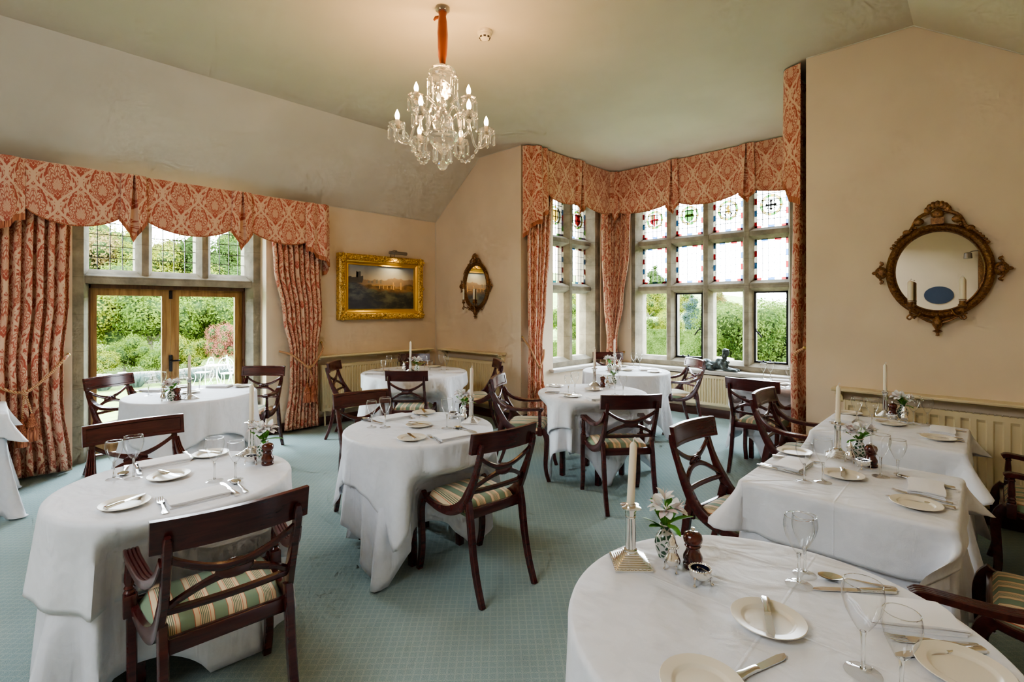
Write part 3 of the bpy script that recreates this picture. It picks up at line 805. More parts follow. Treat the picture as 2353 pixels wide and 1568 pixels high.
def rad_shelf(label, p0, along, out, L, z):
    def W(s, d, z): return (p0[0]+along[0]*s+out[0]*d, p0[1]+along[1]*s+out[1]*d, z)
    t = thing('radiator_shelf', label, 'shelf')
    pr = [(0, z-.024), (.135, z-.024), (.15, z-.018), (.153, z-.006), (.148, z), (0, z)]
    b = MB(); n = len(pr)
    b.add([W(0, d, c) for d, c in pr]+[W(L, d, c) for d, c in pr], [tuple(range(n)), tuple(range(n, 2*n))]+[(i, (i+1) % n, n+(i+1) % n, n+i) for i in range(n)])
    k = [(0, z-.05), (.012, z-.05), (.012, z-.024), (0, z-.024)]; n = 4
    b.add([W(.06, d, c) for d, c in k]+[W(L-.06, d, c) for d, c in k], [tuple(range(n)), tuple(range(n, 2*n))]+[(i, (i+1) % n, n+(i+1) % n, n+i) for i in range(n)])
    b.build('shelf_board', MT['cream'], t, 30)
    for s in (.02, L-.06):
        b = MB(); pr2 = [(0, z-.024), (.125, z-.024), (.12, z-.045), (.085, z-.055), (.05, z-.075), (.035, z-.11), (0, z-.125)]; n = len(pr2)
        b.add([W(s, d, c) for d, c in pr2]+[W(s+.04, d, c) for d, c in pr2], [tuple(range(n)), tuple(range(n, 2*n))]+[(i, (i+1) % n, n+(i+1) % n, n+i) for i in range(n)])
        b.build('bracket', MT['cream'], t, 30)
    return t
radiator('long cream panel radiator below the landscape painting', (0, -1.86), (0, 1), (1, 0), 1.62, .19, .775)
rad_shelf('cream radiator shelf below the landscape painting', (0, -1.95), (0, 1), (1, 0), 1.80, .895)
radiator('short cream panel radiator below the small oval mirror', (.33, 0), (1, 0), (0, -1), 1.08, .19, .775)
rad_shelf('cream radiator shelf below the small oval mirror', (.24, 0), (1, 0), (0, -1), 1.27, .895)
radiator('cream panel radiator below the large round mirror', (5.33, 0), (1, 0), (0, -1), 1.4, .15, .77, .08)
rad_shelf('cream radiator shelf below the large round mirror', (5.255, 0), (1, 0), (0, -1), 1.53, .865)
radiator('cream panel radiator under the bay window board', (2.75, 2.12), (1, 0), (0, -1), 1.9, .17, .575)

# ------------------------------------------------------------------ painting
def picture_mat():
    m = Mat('landscape_oil_painting'); n = m.new('ShaderNodeUVMap'); sp = m.new('ShaderNodeSeparateXYZ'); m.link(n.outputs[0], sp.inputs[0])
    u = X(m.nt, sp.outputs[0]); v = X(m.nt, sp.outputs[1])
    n1 = m.noise(m.vec(u*3, v*0, 1.0), 1.6, 4, .55); n2 = m.noise(m.vec(u*6, v*6, 4.0), 1, 5, .6); n3 = m.noise(m.vec(u*5, 0, 7.0), 1.2, 3, .5)
    sky = m.ramp(v+(n2-.5)*.16, [(.55, srgb(206, 174, 128)), (.72, srgb(186, 172, 150)), (.95, srgb(140, 146, 152))], 'LINEAR')
    far = m.col(n2, srgb(128, 104, 86), srgb(176, 146, 110))
    mid = m.col(n2.step(.35, .65), srgb(84, 66, 42), srgb(150, 112, 66))
    dark = m.col(n2.step(.4, .7), srgb(44, 46, 44), srgb(104, 102, 76))
    blue = m.col(n2.step(.4, .65), srgb(54, 62, 78), srgb(100, 108, 112))
    c = m.col((v-(n1*.3+.56)).step(.012, -.012), sky, far)
    c = m.col((v-(n3*.26+.42)).step(.02, -.02), c, mid)
    c = m.col((v+u*.10-(n2*.34+.30)).step(.04, -.04), c, dark)
    left = ((u*1.05+(n2-.5)*.4).step(.52, .10))*((v-(.72-u*.85)).step(.04, -.04))
    c = m.col(left, c, blue)
    c = m.col(((u*.9+(n2-.5)*.5).step(.6, .2))*(v.step(.35, .1))*.8, c, srgb(40, 46, 66))
    return m.pbr(c, .35, 0, m.bump(m.noise(m.coord(), 160, 2), .15, .002), Coat_Weight=.25)
pc = thing('painting', 'landscape oil painting with a castle in a wide carved gilt frame', 'painting', (.03, -.965, 1.782))
PW, PH = .665, .438      # outer half sizes
def frame_ring(b, h0, h1, x0, x1, m=0, nseg=1):
    """mitred ring between half-size inset values; h = inset from outer edge, x = height off the wall"""
    c = [(-1, -1), (1, -1), (1, 1), (-1, 1)]
    vs = [(x0, sx_*(PW-h0), sz_*(PH-h0)) for sx_, sz_ in c]+[(x1, sx_*(PW-h1), sz_*(PH-h1)) for sx_, sz_ in c]
    b.add(vs, [(i, (i+1) % 4, 4+(i+1) % 4, 4+i) for i in range(4)], m)
b = MB()
frame_ring(b, .0, .0, -.02, .055); frame_ring(b, .0, .02, .055, .075); frame_ring(b, .02, .075, .075, .065); frame_ring(b, .075, .085, .065, .05)
for (a0, a1) in (((-PW+.05, -PH+.045), (PW-.05, -PH+.045)), ((-PW+.05, PH-.045), (PW-.05, PH-.045)), ((-PW+.045, -PH+.05), (-PW+.045, PH-.05)), ((PW-.045, -PH+.05), (PW-.045, PH-.05))):
    n = int(math.dist(a0, a1)/.028)
    for i in range(n+1):
        y = a0[0]+(a1[0]-a0[0])*i/n; z = a0[1]+(a1[1]-a0[1])*i/n
        k = rnd.uniform(-.014, .014)
        b.ball((.068, y+(k if abs(a0[0]-a1[0]) < .01 else 0), z+(k if abs(a0[1]-a1[1]) < .01 else 0)), (rnd.uniform(.012, .02), rnd.uniform(.009, .022), rnd.uniform(.009, .022)), 7, 5)
for sy_ in (-1, 1):
    for sz_ in (-1, 1):
        b.ball((.075, sy_*(PW-.055), sz_*(PH-.055)), (.02, .04, .04), 10, 6)
        for a in range(7): b.ball((.08, sy_*(PW-.055)+.045*cos(a*2*pi/7), sz_*(PH-.055)+.045*sin(a*2*pi/7)), (.014, .018, .018), 7, 5)
for y, z in ((0, PH-.045), (0, -PH+.045), (PW-.045, 0), (-PW+.045, 0)):
    for a in range(6): b.ball((.076, y+.03*cos(a*pi/3), z+.03*sin(a*pi/3)), (.016, .018, .018), 7, 5)
b.build('carved_frame', MT['gilt'], pc, 50)
b = MB(); frame_ring(b, .085, .10, .05, .045); frame_ring(b, .10, .125, .045, .028); frame_ring(b, .125, .14, .028, .032); frame_ring(b, .14, .145, .032, .012)
b.build('inner_slip', MT['gilt_smooth'], pc, 20)
pm = picture_mat(); MT['pt_stone'] = plain('painted_castle_stone', srgb(130, 120, 104), .5); MT['pt_light'] = plain('painted_sunlit_stone', srgb(206, 158, 96), .5); MT['pt_cloud'] = plain('painted_dark_tower', srgb(88, 84, 80), .5)
cy_, cz_ = PW-.145, PH-.145
b = MB(); b.add([(.012, -cy_, -cz_), (.012, cy_, -cz_), (.012, cy_, cz_), (.012, -cy_, cz_)], [(0, 1, 2, 3)], 0, [(0, 0), (1, 0), (1, 1), (0, 1)])
def pq(pts, m): b.add([(.0126, -cy_+2*cy_*x, -cz_+2*cz_*y) for x, y in pts], [tuple(range(len(pts)))], m)
pq([(.0, .72), (.02, .74), (.05, .74), (.05, .72), (.115, .73), (.115, .86), (.125, .86), (.125, .845), (.15, .845), (.15, .86), (.18, .86), (.18, .75), (.2, .76), (.215, .76), (.215, .68), (.2, .6), (0, .6)], 3)
pq([(.12, .73), (.14, .73), (.14, .85), (.12, .85)], 1)
for x in (.28, .33, .40, .46): pq([(x, .60), (x+.03, .60), (x+.03, .66+.03*(x > .38)), (x, .65+.03*(x > .38))], 1)
pq([(.34, .545), (.70, .565), (.70, .575), (.34, .56)], 2)
for x in (.66, .78): pq([(x, .46), (x+.022, .46), (x+.02, .64), (x+.002, .64)], 2)
pq([(.70, .50), (.78, .50), (.78, .512), (.70, .512)], 2)
for x in (.45, .51, .57, .63): pq([(x, .47), (x+.012, .47), (x+.012, .55), (x, .55)], 2)
b.build('canvas', [pm, MT['pt_stone'], MT['pt_light'], MT['pt_cloud']], pc, 0, False)
pl = thing('picture_light', 'brass picture light above the landscape painting', 'light', (.03, -.80, 2.235))
b = MB(); k = len(b.v); b.lathe([(0, -.14), (.022, -.14), (.024, -.135), (.024, .135), (.022, .14), (0, .14)], 14)
b.xform(Matrix.Translation((.15, 0, .03)) @ Matrix.Rotation(pi/2, 4, 'X')); b.build('lamp_tube', MT['pewter'], pl)
b = MB(); b.tube(spline([(.0, -.03, -.01), (.03, -.03, .055), (.08, -.015, .075), (.13, .0, .05)], 10), .005, 7); b.tube(spline([(.0, .03, -.01), (.03, .03, .055), (.08, .015, .075), (.13, .0, .05)], 10), .005, 7); b.build('bracket_arm', MT['pewter'], pl)

# ------------------------------------------------------------------ mirrors with candle arms
def mirror(label, c, rx, rz, ornament, arms, crest):
    t = thing('wall_mirror', label, 'mirror', c)      # local: x right, y out = -y world, z up
    b = MB(); n = 56
    b.add([(0, -.012, 0)]+[(rx*1.0*cos(2*pi*i/n), -.012, rz*sin(2*pi*i/n)) for i in range(n)], [(0, 1+i, 1+(i+1) % n) for i in range(n)])
    b.build('mirror_glass', MT['mirror'], t, 0)
    b = MB(); w = .052*ornament
    sec = [(0, 0), (0, .014), (.12, .026), (.25, .02), (.34, .034), (.62, .042), (.78, .034), (.86, .026), (1, .02), (1, 0)]
    b.grid(lambda u, v: ((rx-.004+w*sec[int(round(v*9))][0])*cos(2*pi*u), -.006-sec[int(round(v*9))][1], (rz-.004+w*sec[int(round(v*9))][0])*sin(2*pi*u)), n, 9, 0, None, True)
    for i in range(64):
        a = 2*pi*i/64; b.ball(((rx+w*.5)*cos(a), -.046, (rz+w*.5)*sin(a)), (.011, .006, .008), 6, 4)
    b.build('frame', MT['bronze_gilt'], t, 50)
    # crest
    b = MB(); zt = rz+w
    for i in range(7):
        a = pi*(.12+.76*i/6); R1 = .062*crest
        b.ball((R1*cos(a)*.8, -.035, zt+.055*crest+R1*sin(a)*.8), (.016*crest, .012, .024*crest), 7, 5)
    b.ball((0, -.04, zt+.05*crest), (.03*crest, .016, .028*crest), 10, 6)
    b.box(-.03*crest, .03*crest, -.05, -.02, zt-.012, zt+.028*crest)
    ez = lambda x: (rz+w)*sqrt(max(0, 1-(x/(rx+w))**2))
    for s in (-1, 1):
        b.tube(spline([(s*.03*crest, -.03, zt+.07*crest), (s*.09*crest, -.03, zt+.035*crest), (s*.12*crest, -.03, ez(.12*crest)+.012), (s*.155*crest, -.03, ez(.155*crest)+.006), (s*.19*crest, -.03, ez(.19*crest))], 14), [.012*crest*(1-.04*i) for i in range(15)], 7)
        b.ball((s*.085*crest, -.04, zt+.012*crest), (.026*crest, .014, .022*crest), 9, 6); b.ball((s*.14*crest, -.036, ez(.14*crest)+.008), (.02*crest, .012, .016*crest), 8, 5)
        for i in range(9):
            a = pi/2-s*(.42+.075*i); b.ball(((rx+w+.004)*cos(a), -.03, (rz+w+.004)*sin(a)), (.013, .011, .011), 6, 4)
    b.build('crest', MT['bronze_gilt'], t, 50)
    for s in (-1, 1):
        b = MB(); xx = s*(rx+w+.02*ornament)
        b.ball((xx, -.03, 0), (.035*ornament, .016, .042*ornament), 12, 6)
        for i in range(10): b.ball((xx+.02*ornament*cos(i*pi/5), -.045, .024*ornament*sin(i*pi/5)), (.007, .006, .007), 6, 4)
        b.ball((xx+s*.035*ornament, -.025, 0), (.02, .01, .014), 6, 4)
        for q in (-1, 1): b.tube(spline([(xx+s*.01, -.025, q*.03), (xx+s*.005, -.025, q*.055), (xx-s*.012, -.03, q*.07), (xx+s*.008, -.03, q*.082)], 8), .008, 6)
        b.build('side_rosette', MT['bronze_gilt'], t, 50)
    b = MB(); zb_ = -rz-w
    b.lathe([(.0, -.125), (.012, -.122), (.01, -.10), (.03, -.088), (.012, -.078), (.022, -.06), (.032, -.04), (.03, -.01), (.012, .02), (0, .022)], 10, (0, -.03, zb_))
    for s in (-1, 1):
        b.tube(spline([(0, -.03, zb_-.03), (s*.05, -.035, zb_-.018), (s*.1, -.035, zb_+.012), (s*.16, -.03, zb_+.045)], 10), [.010-.0005*i for i in range(11)], 7)
        b.tube(spline([(s*.02, -.03, zb_-.005), (s*.07, -.03, zb_+.012), (s*.12, -.03, zb_+.02), (s*.135, -.03, zb_+.0)], 10), .008, 6)
    b.build('pendant', MT['bronze_gilt'], t, 50)
    for (ax, ay, az) in arms:
        b = MB(); s = 1 if ax > 0 else -1
        b.tube(spline([(ax*.55, -.035, az-.05), (ax*.8, -.07, az-.10), (ax, ay*.9, az-.085), (ax, ay, az-.03)], 14), .007, 7)
        b.tube(spline([(ax, ay, az-.08), (ax+s*.02, ay, az-.105), (ax+s*.005, ay, az-.12), (ax-s*.012, ay, az-.10)], 8), .006, 6)
        b.lathe([(.006, -.04), (.02, -.035), (.024, -.02), (.017, -.012), (.017, .012), (.021, .018), (.014, .018)], 12, (ax, ay, az))
        b.build('candle_arm', MT['bronze_gilt'], t, 45)
    return t
def candle(h=.17, r=.0115, taper=.93, name='candle', label='', loc=(0, 0, 0), tilt=(0, 0)):
    t = thing(name, label, 'candle', loc)
    b = MB(); b.lathe([(0, 0), (r, 0), (r*taper, h-.012), (r*.72, h-.005), (r*.3, h), (0, h)], 16); b.build('wax', MT['wax'], t, 40)
    b = MB(); b.tube(spline([(0, 0, h-.004), (.0, 0, h+.008), (.004, 0, h+.013), (.008, 0, h+.009)], 7), .0016, 5); b.build('wick', MT['wick'], t)
    t.rotation_euler = (tilt[0], tilt[1], 0)
    return t
mc = (5.894, -.012, 1.768)
mirror('large round gilt mirror on the tan wall at the right', mc, .247, .288, 1.15, [(-.145, -.13, -.232), (.135, -.13, -.225)], 1.25)
candle(.155, .017, 1, label='white candle in the left arm of the large round mirror', loc=(mc[0]-.145, mc[1]-.13, mc[2]-.225))
candle(.165, .017, 1, label='white candle in the right arm of the large round mirror', loc=(mc[0]+.135, mc[1]-.13, mc[2]-.218))
m2 = (.945, -.012, 1.81)
mirror('small oval gilt mirror in the corner beside the painting', m2, .225, .288, .95, [(-.13, -.13, -.21), (.085, -.13, -.21)], .95)
candle(.16, .0135, 1, label='white candle in the left arm of the small oval mirror', loc=(m2[0]-.13, m2[1]-.13, m2[2]-.20))
candle(.16, .0135, 1, label='white candle in the right arm of the small oval mirror', loc=(m2[0]+.085, m2[1]-.13, m2[2]-.20))
# what the large mirror shows: an oval plaque and a picture on the rear wall
pq_ = thing('wall_plaque', 'dark blue oval plaque on the rear wall, seen in the round mirror', 'plaque', (5.52, YR+.012, 1.74), pi)
b = MB(); b.add([(.215*cos(2*pi*i/40), 0, .165*sin(2*pi*i/40)) for i in range(40)]+[(.215*cos(2*pi*i/40), -.012, .165*sin(2*pi*i/40)) for i in range(40)], [tuple(range(40)), tuple(range(40, 80))]+[(i, (i+1) % 40, 40+(i+1) % 40, 40+i) for i in range(40)]); b.v = [(x, -y, z) for x, y, z in b.v]
pm_ = Mat('slate_blue_enamel'); b.build('plate', pm_.pbr(srgb(44, 62, 88), .4), pq_, 30)
b = MB(); b.tube([(.195*cos(2*pi*i/40), .013, .146*sin(2*pi*i/40)) for i in range(41)], .003, 5); b.build('raised_rim', plain('plaque_rim', srgb(66, 86, 112), .4), pq_)
hf = thing('hanging_frame', 'carved frame at the edge of the round mirror reflection', 'frame', (6.36, YR+.01, 2.2), 0)
b = MB(); 
for q in ((-.3, .3, -.42, -.34), (-.3, .3, .34, .42), (-.3, -.22, -.42, .42), (.22, .3, -.42, .42)): b.box(q[0], q[1], 0, .05, q[2], q[3], 0, .012)
b.build('frame_molding', MT['bronze_gilt'], hf)
b = MB(); b.box(-.23, .23, 0, .02, -.35, .35); b.build('dark_panel', plain('dark_picture', (.05, .04, .03), .4), hf)
wl = thing('picture_light', 'small picture light on a long arm, seen in the round mirror', 'light', (6.10, YR+.03, 2.49))
b = MB(); b.tube(spline([(.25, -.02, 0), (.1, .1, .03), (-.1, .25, .02), (-.16, .3, -.02)], 10), .008, 6); b.build('bracket_arm', MT['pewter'], wl)
b = MB(); b.lathe([(.02, .06), (.055, .04), (.06, -.05), (.0, -.05)], 12, (-.17, .3, -.06)); b.build('lamp_head', MT['pewter'], wl)

# ------------------------------------------------------------------ smoke detector
sd = thing('smoke_detector', 'white smoke detector on the ceiling beside the chandelier', 'smoke detector', (3.375, -2.155, ZC))
b = MB(); b.lathe([(.0, 0), (.056, 0), (.056, -.018), (.052, -.024), (0, -.024)], 24); b.build('base', MT['detector'], sd)
b = MB(); b.lathe([(.05, -.024), (.05, -.035), (.044, -.045), (.03, -.062), (.018, -.066), (0, -.066)], 24); b.build('sensor_head', MT['detector'], sd)
b = MB()
for i in range(8): a = i*pi/4; k = len(b.v); b.box(-.009, .009, .034, .0425, -.056, -.046); b.xform(Matrix.Rotation(a, 4, 'Z'), k)
b.build('vent_slot', plain('dark_slot', (.05, .04, .03), .6), sd)

# ------------------------------------------------------------------ chandelier
CH = (3.376, -2.564)
ch = thing('chandelier', 'crystal chandelier with lit candle bulbs hanging from the ceiling', 'chandelier', (CH[0], CH[1], 2.5))
def cz(px): return 1.5+(708-px)*.003058-2.5
cut = lambda i, j: 1 if (i+j) % 2 else .86
b = MB(); b.lathe([(0, 1.11), (.05, 1.11), (.05, 1.09), (.03, 1.075), (0, 1.075)], 20); b.build('ceiling_rose', MT['crystal'], ch)
b = MB(); pr = [(.0, cz(22)), (.026, cz(24)), (.03, cz(30)), (.024, cz(38)), (.033, cz(52)), (.036, cz(80)), (.033, cz(110)), (.03, cz(128)), (.02, cz(148)), (.0, cz(150))]
b.lathe(pr, 14, (0, 0, 0), 0, lambda i, j: 1+.1*sin(i*2.4+j*1.7)); b.tube([(-.02, -.01, cz(38)), (-.05, -.02, cz(37)), (-.07, -.02, cz(40))], [.012, .012, .008], 6); b.build('velvet_sleeve', MT['sleeve'], ch, 60)
b = MB(); b.lathe([(.0, cz(152)), (.03, cz(152)), (.07, cz(156)), (.095, cz(164)), (.105, cz(176)), (.1, cz(182)), (.09, cz(174)), (.06, cz(164)), (0, cz(162))], 24, (0, 0, 0), 0, cut); b.build('canopy_bowl', MT['crystal'], ch, 20)
b = MB(); b.lathe([(0, cz(172)), (.022, cz(174)), (.022, cz(186)), (.035, cz(190)), (.062, cz(198)), (.07, cz(208)), (.06, cz(218)), (.035, cz(227)), (.02, cz(231)), (.034, cz(236)), (.036, cz(242)), (.02, cz(248)), (.026, cz(254)), (.05, cz(260)), (.07, cz(270)), (.075, cz(282)), (.06, cz(296)), (.045, cz(304)), (0, cz(306))], 20, (0, 0, 0), 0, cut); b.build('baluster_stem', MT['crystal'], ch, 20)
b = MB(); b.lathe([(0, cz(300)), (.08, cz(302)), (.112, cz(308)), (.115, cz(316)), (.1, cz(326)), (.07, cz(337)), (.04, cz(344)), (.022, cz(352)), (0, cz(354))], 24, (0, 0, 0), 0, cut); b.build('receiver_bowl', MT['crystal'], ch, 20)
b = MB(); b.ball((0, 0, cz(380)), .036, 12, 8); b.tube([(0, 0, cz(354)), (0, 0, cz(370))], .004, 5); b.build('bottom_ball', MT['crystal'], ch, 20)
def drop(L=.075): 
    b = MB(); b.ball((0, 0, -.008), .0085, 6, 4); b.lathe([(0, -.016), (.007, -.022), (.0085, -.035), (.0075, -L+.02), (.010, -L+.012), (0, -L)], 6); return b
def dropmesh(name, L, parent, loc):
    key = 'drop%.3f' % L
    if key not in MT: MT[key] = drop(L).build('crystal_drop', MT['crystal'], parent, 15); o = MT[key]
    else: o = MT[key].copy(); COL.objects.link(o); o.parent = parent
    o.location = loc; return o
for i in range(8): dropmesh('crystal_drop', .15, ch, (.1*cos(i*pi/4), .1*sin(i*pi/4), cz(180)))
for i in range(8): dropmesh('crystal_drop', .115, ch, (.06*cos(i*pi/4+.2), .06*sin(i*pi/4+.2), cz(338)))
def chand_arm(a, R1, z0, zl, zp):
    """arm in the direction a: leaves the bowl at z0, dips to zl, carries its pan at zp"""
    dx, dy = cos(a), sin(a)
    Q = lambda r, z: (r*dx, r*dy, z)
    b = MB(); b.tube(spline([Q(.06, z0), Q(.11, z0+.05), Q(R1*.55, z0+.03), Q(R1*.72, zl+.02), Q(R1*.86, zl), Q(R1*.98, zl+.03), Q(R1, zp)], 22), .0095, 8)
    ar = b.build('arm', MT['crystal'], ch, 40)
    c = Q(R1, zp)
    b = MB(); b.lathe([(.0, -.03), (.012, -.028), (.02, -.012), (.045, .0), (.058, .018), (.06, .03), (.05, .02), (.03, .01), (0, .008)], 16, c, 0, lambda i, j: 1 if i % 2 else .9); b.build('drip_pan', MT['crystal'], ar, 20)
    b = MB(); b.lathe([(0, .0), (.0145, 0), (.0145, .055), (0, .055)], 12, c); b.build('candle_tube', MT['ivory'], ar)
    b = MB(); b.lathe([(0, .055), (.010, .056), (.0155, .072), (.0165, .084), (.013, .10), (.006, .118), (0, .128)], 12, c); b.build('bulb', MT['bulb'], ar)
    BULBS.append((CH[0]+c[0], CH[1]+c[1], 2.5+zp+.16))
    for k in range(5):
        q = a+k*2*pi/5; dropmesh('crystal_drop', .1, ar, (c[0]+.055*cos(q), c[1]+.055*sin(q), zp+.012))
BULBS = []
VA = math.atan2(CH[1]-CAM[1], CH[0]-CAM[0])       # view direction, ring angles measured from it
zlow = 2.83-2.5-.085
for k in range(6): chand_arm(VA+pi/2+k*pi/3+.06, .31, .32, zlow-.1, zlow)
for q in (VA+pi/2-.15, VA-pi/2+.12, VA+.15): chand_arm(q, .185, .44, .36, 3.05-2.5-.085)
for (a, z1_) in ((VA+pi, .12), (VA-pi/2, .10), (VA+.9, .1), (VA+pi/2+.4, .12)):
    b = MB(); p0 = Vector((.30*cos(a), .30*sin(a), zlow)); p1 = Vector((.10*cos(a+.2), .10*sin(a+.2), .05)); 
    pts = []; rr = []
    for i in range(65):
        t_ = i/64; p = p0.lerp(p1, t_); p.z = zlow*(1-t_)+.03*t_-.13*sin(pi*t_)*(.6+.4*t_)+.05*t_; pts.append(p); rr.append(.0015+.0105*abs(sin(8*pi*t_))**.8)
    b.tube(pts, rr, 6)
    b.build('bead_chain', MT['crystal'], ch, 15)

# ------------------------------------------------------------------ bronze sphinx on the window board
sx0 = thing('sphinx_statue', 'green bronze sphinx statue lying on the bay window board', 'statue', (3.52, 2.06, .650))
sx0.scale = (1.06, 1.06, 1.06)
b = MB()
b.ball((-.05, 0, .062), (.13, .052, .055), 16, 10); b.ball((-.15, 0, .072), (.08, .066, .072), 14, 9); b.ball((-.17, -.045, .075), (.055, .035, .06), 12, 8); b.ball((-.17, .045, .075), (.055, .035, .06), 12, 8); b.ball((.06, 0, .085), (.07, .052, .075), 14, 9)
for s in (-1, 1):
    b.tube(spline([(-.12, s*.045, .06), (-.06, s*.062, .055), (-.1, s*.066, .02), (-.02, s*.066, .016)], 10), [.04, .038, .03, .028, .026, .024, .022, .02, .018, .016, .014], 9)
    b.tube(spline([(.07, s*.035, .095), (.08, s*.048, .045), (.13, s*.046, .022), (.235, s*.042, .018)], 10), [.034, .032, .03, .028, .026, .025, .023, .022, .02, .019, .019], 9)
    for k in range(4): b.ball((.245, s*.042-.015+k*.01, .014), (.016, .006, .013), 8, 6)
    b.ball((.112, s*.022, .115), .024, 10, 8)
b.tube(spline([(.075, 0, .12), (.085, 0, .17), (.095, 0, .205)], 6), [.048, .036, .028, .024, .022, .022, .024], 10)
b.ball((.102, 0, .242), (.036, .030, .041), 14, 10); b.ball((.088, 0, .252), (.040, .035, .038), 14, 10)
b.ball((.136, 0, .236), (.007, .006, .010), 8, 6); b.ball((.13, 0, .220), (.008, .011, .005), 8, 6); b.ball((.126, 0, .208), (.011, .013, .009), 8, 6)
b.tube(spline([(.075, -.034, .262), (.11, -.028, .268), (.128, 0, .27), (.11, .028, .268), (.075, .034, .262)], 12), .007, 6)
for s in (-1, 1): b.tube(spline([(.085, s*.034, .24), (.07, s*.037, .2), (.075, s*.036, .165)], 6), [.012]*7, 7)
b.ball((.02, .0, .13), (.055, .035, .03), 12, 8)
b.tube(spline([(-.21, 0, .06), (-.25, .02, .05), (-.255, .05, .03), (-.2, .07, .02), (-.12, .08, .015)], 12), .011, 7)
o = b.build('body', MT['bronze'], sx0, 60)
rm = o.modifiers.new('fuse', 'REMESH'); rm.mode = 'VOXEL'; rm.voxel_size = .0045; rm.use_smooth_shade = True
sm = o.modifiers.new('soft', 'SMOOTH'); sm.factor = .5; sm.iterations = 2
# cord of a blind beside the bay window
t = thing('blind_cord', 'thin looped blind cord hanging beside the bay window', 'cord')
b = MB(); b.tube(spline([(2.17, 2.09, 2.3), (2.17, 2.09, 1.5), (2.165, 2.09, 1.22), (2.145, 2.09, 1.18), (2.125, 2.09, 1.22), (2.12, 2.09, 1.5), (2.12, 2.09, 2.3)], 30), .003, 5); b.build('cord', MT['lining'], t)

